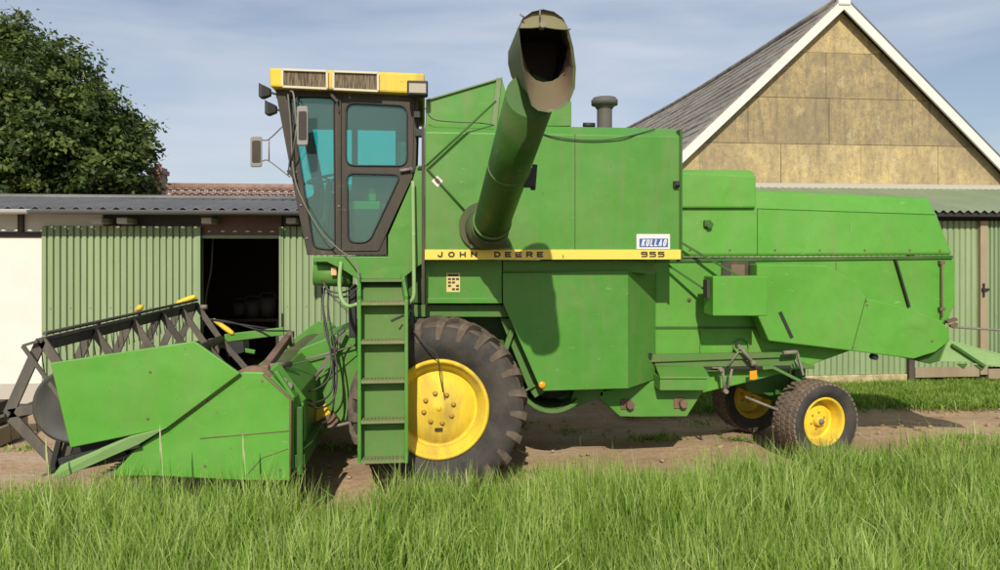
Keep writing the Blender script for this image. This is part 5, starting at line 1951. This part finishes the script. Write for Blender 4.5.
# ---------------- feeder house
b = MB()
b.plate([(292, 362), (300, 349), (357, 326), (420, 318), (420, 400), (345, 421), (312, 443), (304, 444), (296, 425)], 7.15, 1.2)
feeder = part(b, 'feeder_house', G, bev=0.012)
b = MB()
b.tube([W(288, 364, 7.08), W(357, 345, 7.08)], 0.008, 6); b.tube([W(303, 386, 7.1), W(330, 368, 7.1)], 0.006, 6)
b.bar(W(345, 330, 7.05), W(300, 404, 6.9), 0.03) ; b.tube([W(310, 432, 7.0), W(357, 421, 7.0)], 0.014, 8)
part(b, 'stay_rod', M['steel'], feeder, 0)
b = MB()
ctr = W(319, 421, 7.0)
Rm = Matrix.Rotation(R(-33), 3, 'Y')
def rb_(x0, z0, x1, z1, ya, yb):
    c_ = [Vector((x0, 0, z0)), Vector((x1, 0, z0)), Vector((x1, 0, z1)), Vector((x0, 0, z1))]
    f_ = [ctr + Rm @ v for v in c_]
    return [v + Vector((0, ya, 0)) for v in f_], [v + Vector((0, yb, 0)) for v in f_]
b.prism(*rb_(-0.13, 0.0, 0.13, 0.10, 0, 0.1))
part(b, 'coupling_cover', M['yellow'], feeder, 0.008)
b = MB(); b.prism(*rb_(-0.11, -0.11, 0.15, -0.002, 0.01, 0.09)); part(b, 'coupling_plate', M['rust'], feeder, 0.006)
b = MB()
for pl in ([(325, 288, 6.9), (323, 305, 6.85), (328, 335, 6.8), (333, 370, 6.75), (331, 392, 6.7), (318, 402, 6.6), (303, 398, 6.5)],
           [(329, 286, 6.9), (328, 310, 6.85), (334, 345, 6.8), (337, 375, 6.75), (333, 400, 6.7), (320, 408, 6.6), (306, 404, 6.5)],
           [(322, 288, 6.95), (325, 330, 6.9), (331, 352, 6.8), (329, 378, 6.7), (312, 391, 6.6), (298, 388, 6.4), (290, 375, 6.3)],
           [(345, 330, 6.9), (335, 345, 6.85), (334, 400, 6.8), (328, 420, 6.8), (310, 425, 6.7)],
           [(322, 280, 6.75), (330, 291, 6.72), (345, 292, 6.72), (355, 284, 6.7)],
           [(324, 284, 6.75), (333, 296, 6.72), (348, 296, 6.72), (357, 288, 6.7)]):
    b.tube(curve_pts([W(*q) for q in pl], 6), 0.009, 7)
part(b, 'hydraulic_hose', M['hose'], bev=0)
b = MB()
b.tube(curve_pts([W(284, 367, 6.3), W(310, 360, 6.7), W(340, 350, 6.9), W(357, 344, 7.0)], 4), 0.006, 6)
part(b, 'control_cable', M['steel'], bev=0)

# ---------------- header
YH = 5.74
YHF = 9.72
header = empty('header', (0, 0, 0), root)
header.location = Vector((-1.9, YH + 2, 0)) - root.location
b = MB()
b.plate([(239, 374), (244, 372), (263.5, 372.5), (291, 399), (291, 481), (243, 480.5), (150, 476), (110, 477), (135, 450), (167, 427)], YH + 0.03, 0.035)
part(b, 'end_sheet', M['green_clean'], header, 0.008)
b = MB()
b.plate([(50, 363), (193, 341.5), (197, 343), (240, 373.5), (167, 428), (70, 448)], YH - 0.02, 0.03)
up_ = part(b, 'divider_sheet', M['green_clean'], header, 0.008)
b = MB()
lp = [(190, 343.5), (237, 375), (165, 429)]
b.tube([W(239, 375, YH - 0.002), W(167, 429, YH - 0.002)], 0.004, 6)
b.tube([W(200, 438.5, YH + 0.026), W(289, 431, YH + 0.028)], 0.0035, 6)
b.tube([W(247, 475, YH + 0.028), W(262, 458, YH + 0.028), W(288, 449, YH + 0.028)], 0.003, 6)
b.tube([W(263, 374, YH + 0.02), W(290.5, 399, YH + 0.02), W(290.5, 480, YH + 0.02)], 0.009, 6)
part(b, 'sheet_edge', M['rust'], header, 0)
for x, y in ((150, 372), (148, 419), (208, 401), (262, 381), (280, 470), (205, 466)):
    b = MB(); yy_ = YH - 0.02 if x < 200 else YH + 0.03
    p = W(x, y, yy_); b.tube([(p.x, yy_ - 0.006, p.z), (p.x, yy_ + 0.012, p.z)], 0.010, 8)
    part(b, 'sheet_bolt', M['rust'], header, 0)
# long crop divider on the ground side
b = MB()
f_ = [W(51, 478, YH - 0.10), W(60, 466, YH - 0.10), W(130, 437, YH - 0.06), W(167, 427.5, YH - 0.03), W(140, 444, YH - 0.02), W(62, 478.5, YH - 0.08)]
b.prism(f_, [v + Vector((0, 0.10, 0.0)) for v in f_])
part(b, 'crop_divider', M['green_pale'], header, 0.005)
b = MB()
b.bar(W(140, 443, YH + 0.0), W(60, 462, YH + 0.0), 0.05, 0.06)
b.bar(W(60, 440, YH + 0.06), W(52, 472, YH + 0.06), 0.05, 0.04)
b.plate([(70, 447), (165, 430), (160, 440), (85, 462), (72, 460)], YH + 0.12, 0.05)  # black plate stands in for the shaded interior behind the header gap
part(b, 'arm_and_gap_shade', M['black'], header, 0.004)
# trough: back wall, floor, top beam across the machine width
xB = XW(292, YH)
zT = W(263, 374, YH).z
zB = W(243, 480, YH).z
b = MB()
sec = [(xB + 0.0, zB + 0.05), (xB + 0.0, zT - 0.22), (xB - 0.16, zT - 0.03), (xB - 0.20, zT - 0.05), (xB - 0.02, zT - 0.24), (xB - 0.03, zB + 0.22), (xB - 0.30, zB + 0.10), (-2.25, zB + 0.06), (-2.25, zB + 0.02), (xB - 0.28, zB)]
b.prism([Vector((x, YH + 0.07, z)) for x, z in sec], [Vector((x, YHF, z)) for x, z in sec])
part(b, 'trough', G, header, 0.006)
b = MB()
sec = [(239, 374), (244, 372), (263.5, 372.5), (291, 399), (291, 481), (110, 477), (135, 450), (167, 427)]
f_ = [W(x, y, YH) for x, y in sec]
b.prism([Vector((p.x, YHF, p.z)) for p in f_], [Vector((p.x, YHF + 0.03, p.z)) for p in f_])
part(b, 'far_end_sheet', G, header, 0.006)
b = MB()
for dx, ww in ((0.045, 0.045),):
    b.bar((xB + dx, YH + 0.1, zB + 0.0), (xB + dx, YH + 0.1, zT - 0.28), ww, 0.05)
b.bar((xB + 0.03, YH + 0.1, zB + 0.1), (xB + 0.03, YHF, zB + 0.1), 0.1)
part(b, 'back_frame', M['green_tube'], header, 0.005)
b = MB()
b.bar(W(264, 370, YH + 0.15), W(291, 334, YH + 1.75), 0.07, 0.07)
part(b, 'torsion_beam', M['rust'], header, 0.01)
b = MB()
b.bar(W(274, 366, YH + 0.2), W(301, 402, YH + 0.35), 0.05, 0.09); b.bar(W(301, 402, YH + 0.35), W(303, 440, YH + 0.4), 0.05, 0.07)
b.bar(W(276, 371, YH + 0.1), W(294, 398, YH + 0.1), 0.03)
part(b, 'lift_arm', G, header, 0.006)
for (x, y) in ((272, 371), (279, 377), (284, 381), (289, 386)):
    b = MB()
    p = W(x, y, YH + 0.25); b.tube([(p.x, p.y - 0.03, p.z), (p.x, p.y + 0.12, p.z)], 0.03, 8)
    part(b, 'hydraulic_fitting', M['steel'], header, 0)
b = MB(); b.tube([W(290, 334, 7.3), W(292, 345, 7.2)], 0.03, 8); part(b, 'beam_end', M['steel'], header, 0)
b = MB(); b.tube([W(268, 367, 5.95), W(290, 364, 6.3)], 0.025, 8); part(b, 'lift_ram', M['steel'], header, 0)
b = MB(); b.tube([W(303, 398, 6.45), W(304, 416, 6.45)], 0.03, 8); part(b, 'hose_coupling', M['steel'], header, 0)
# auger with a spiral flight
b = MB()
ac = (xB - 0.40, zB + 0.42)
b.tube([(ac[0], YH + 0.08, ac[1]), (ac[0], YHF - 0.02, ac[1])], 0.17, 24)
nst = 150
f0_, f1_ = [], []
for k in range(nst + 1):
    y = YH + 0.1 + (YHF - YH - 0.15) * k / nst
    dirn = 1 if y < CY else -1
    a = dirn * 2 * math.pi * (y - CY) / 0.5
    f0_.append(Vector((ac[0] + 0.16 * math.cos(a), y, ac[1] + 0.16 * math.sin(a))))
    f1_.append(Vector((ac[0] + 0.26 * math.cos(a), y, ac[1] + 0.26 * math.sin(a))))
b.add(f0_ + f1_, [(i, i + 1, nst + 2 + i, nst + 1 + i) for i in range(nst)], 0, True)
part(b, 'auger', M['elbow'], header, 0, fixn=False)
b = MB()
p = W(252, 376, YH + 0.09)
b.lathe((p.x, YH + 0.10, p.z - 0.13), [(0.0005, 0), (0.20, 0), (0.20, 0.1), (0.0005, 0.1)], 28)
part(b, 'end_drum', M['rust'], header, 0)
# knife with guards
b = MB()
b.bar((-2.3, YH + 0.1, zB + 0.05), (-2.3, YHF, zB + 0.05), 0.08, 0.03)
for k in range(50):
    y = YH + 0.12 + 0.0762 * k
    b.loft([[(-2.34, y - 0.015, zB + 0.04), (-2.34, y + 0.015, zB + 0.04), (-2.34, y + 0.015, zB + 0.07), (-2.34, y - 0.015, zB + 0.07)],
            [(-2.47, y - 0.003, zB + 0.045), (-2.47, y + 0.003, zB + 0.045), (-2.47, y + 0.003, zB + 0.055), (-2.47, y - 0.003, zB + 0.055)]])
part(b, 'knife_bar', M['steel'], header, 0)

# reel: five bats on spiders
RX, RZ = -2.60, 1.03
RR = 0.555
angs = [R(a) for a in (124, 190, 252, 310)]
Y0r, Y1r = 5.86, 9.60
def rv(a, Y, r=RR, dx=0, dz=0): return Vector((RX + r * math.cos(a) + dx, Y, RZ + r * math.sin(a) + dz))


b = MB(); b.tube([(RX, Y0r, RZ), (RX, Y1r, RZ)], 0.05, 16)
part(b, 'reel_shaft', M['reel'], header, 0)
for Y in (Y0r, 6.7, 7.55, 8.35, 9.0, Y1r):
    b = MB()
    for i, a in enumerate(angs):
        a2 = angs[(i + 1) % 4]
        b.bar(rv(a, Y), (RX, Y, RZ), 0.022, 0.070, up=Vector((0, 1, 0)).cross(rv(a, Y) - Vector((RX, Y, RZ))).normalized())
        p, q = rv(a, Y), rv(a2, Y)
        if i < 3: b.bar(p, q, 0.022, 0.078, up=Vector((0, 1, 0)).cross(q - p).normalized())
    part(b, 'reel_spider', M['reel'], header, 0.002)
for i, a in enumerate(angs):
    b = MB()
    b.tube([rv(a, Y0r - 0.03), rv(a, Y1r + 0.03)], 0.022, 10)
    n_ = Vector((math.cos(a), 0, math.sin(a)))
    p, q = rv(a, Y0r, RR - 0.01), rv(a, Y1r, RR - 0.01)
    down = Vector((-0.25, 0, -1)).normalized()
    f_ = [p + down * 0.01, q + down * 0.01, q + down * 0.085, p + down * 0.085]
    b.prism(f_, [v + Vector((0.012, 0, 0.0)) for v in f_])
    part(b, 'reel_bat', M['reel'], header, 0.002)
    if i in (2, 3): continue
    b = MB()
    nt = 30
    for k in range(nt):
        y = Y0r + 0.06 + (Y1r - Y0r - 0.12) * k / (nt - 1)
        s = rv(a, y)
        b.tube([s, s + Vector((-0.03, 0, -0.10)), s + Vector((-0.01, 0, -0.25))], 0.0045, 4)
    part(b, 'reel_tines', M['reel'], header, 0)
# eccentric control frame and rods at the near end
b = MB()
ex, ez = -0.11, -0.035
for i, a in enumerate(angs):
    p, q = rv(a, Y0r - 0.05, RR, ex, ez), rv(angs[(i + 1) % 4], Y0r - 0.05, RR, ex, ez)
    b.bar(p, rv(a, Y0r - 0.05), 0.02, 0.02)
    if i in (0,):
        b.bar(p, (RX + ex, Y0r - 0.05, RZ + ez), 0.016, 0.03, up=Vector((0, 1, 0)).cross(p - Vector((RX, Y0r - 0.05, RZ))).normalized())
b.tube([rv(angs[0], Y0r, RR, 0.02, 0.05), rv(angs[0], Y1r, RR, 0.02, 0.05)], 0.016, 8)
for t in (0.25, 0.5, 0.75):
    y = Y0r + (Y1r - Y0r) * t
    b.bar(rv(angs[0], y), rv(angs[0], y, RR, 0.02, 0.06), 0.03)
part(b, 'reel_control_frame', M['reel'], header, 0.002)
b = MB()
pd = W(74, 405, Y0r - 0.04)
b.lathe((pd.x, Y0r - 0.06, pd.z), [(0.0005, -0.0), (0.06, -0.005), (0.10, 0.006), (0.24, 0.01), (0.262, -0.012), (0.285, -0.012), (0.285, 0.03), (0.24, 0.03), (0.0005, 0.03)], 48)
part(b, 'reel_drive_pulley', M['pulley'] if 'pulley' in M else M['reel'], header, 0)
# far side arm, hydraulic ram, yellow shields
b = MB()
b.bar(W(225, 338, YHF - 0.03), W(284, 331, YHF - 0.03), 0.05, 0.10)
b.bar(W(222, 346, YHF - 0.03), W(255, 352, YHF - 0.03), 0.04, 0.05)
part(b, 'far_reel_arm', G, header, 0.006)
b = MB()
b.tube([W(202, 325, YHF), W(225, 322, YHF), W(282, 331, YHF)], 0.015, 6); b.tube(curve_pts([W(200, 318, YHF - 0.1), W(230, 322, YHF - 0.1), W(260, 330, YHF - 0.1), W(290, 331, 9.0)], 4), 0.012, 6)
b.plate([(227, 342), (243, 341), (244, 352), (228, 357)], YHF - 0.1, 0.3)
part(b, 'reel_motor', M['black'], header, 0)
for (p, q) in (((178, 302.5, 9.62), (194, 297, 9.62)), ((214, 320, 9.66), (232, 333, 9.66)), ((137, 309.5, 8.1), (141, 307, 8.1))):
    b = MB()
    P, Q = W(*p), W(*q)
    dd = (Q - P).normalized()
    b.tube([P - dd * 0.02, P, P.lerp(Q, 0.7), Q, Q + dd * 0.03], 0.05, 12, radii=[0.012, 0.024, 0.034, 0.030, 0.012])
    part(b, 'yellow_cap', M['yellow'], header, 0)
b = MB()
p = W(204, 307, 9.6); b.tube([(p.x - 0.04, p.y, p.z), (p.x + 0.04, p.y, p.z)], 0.03, 8); part(b, 'reel_bolt', M['steel'], header, 0)
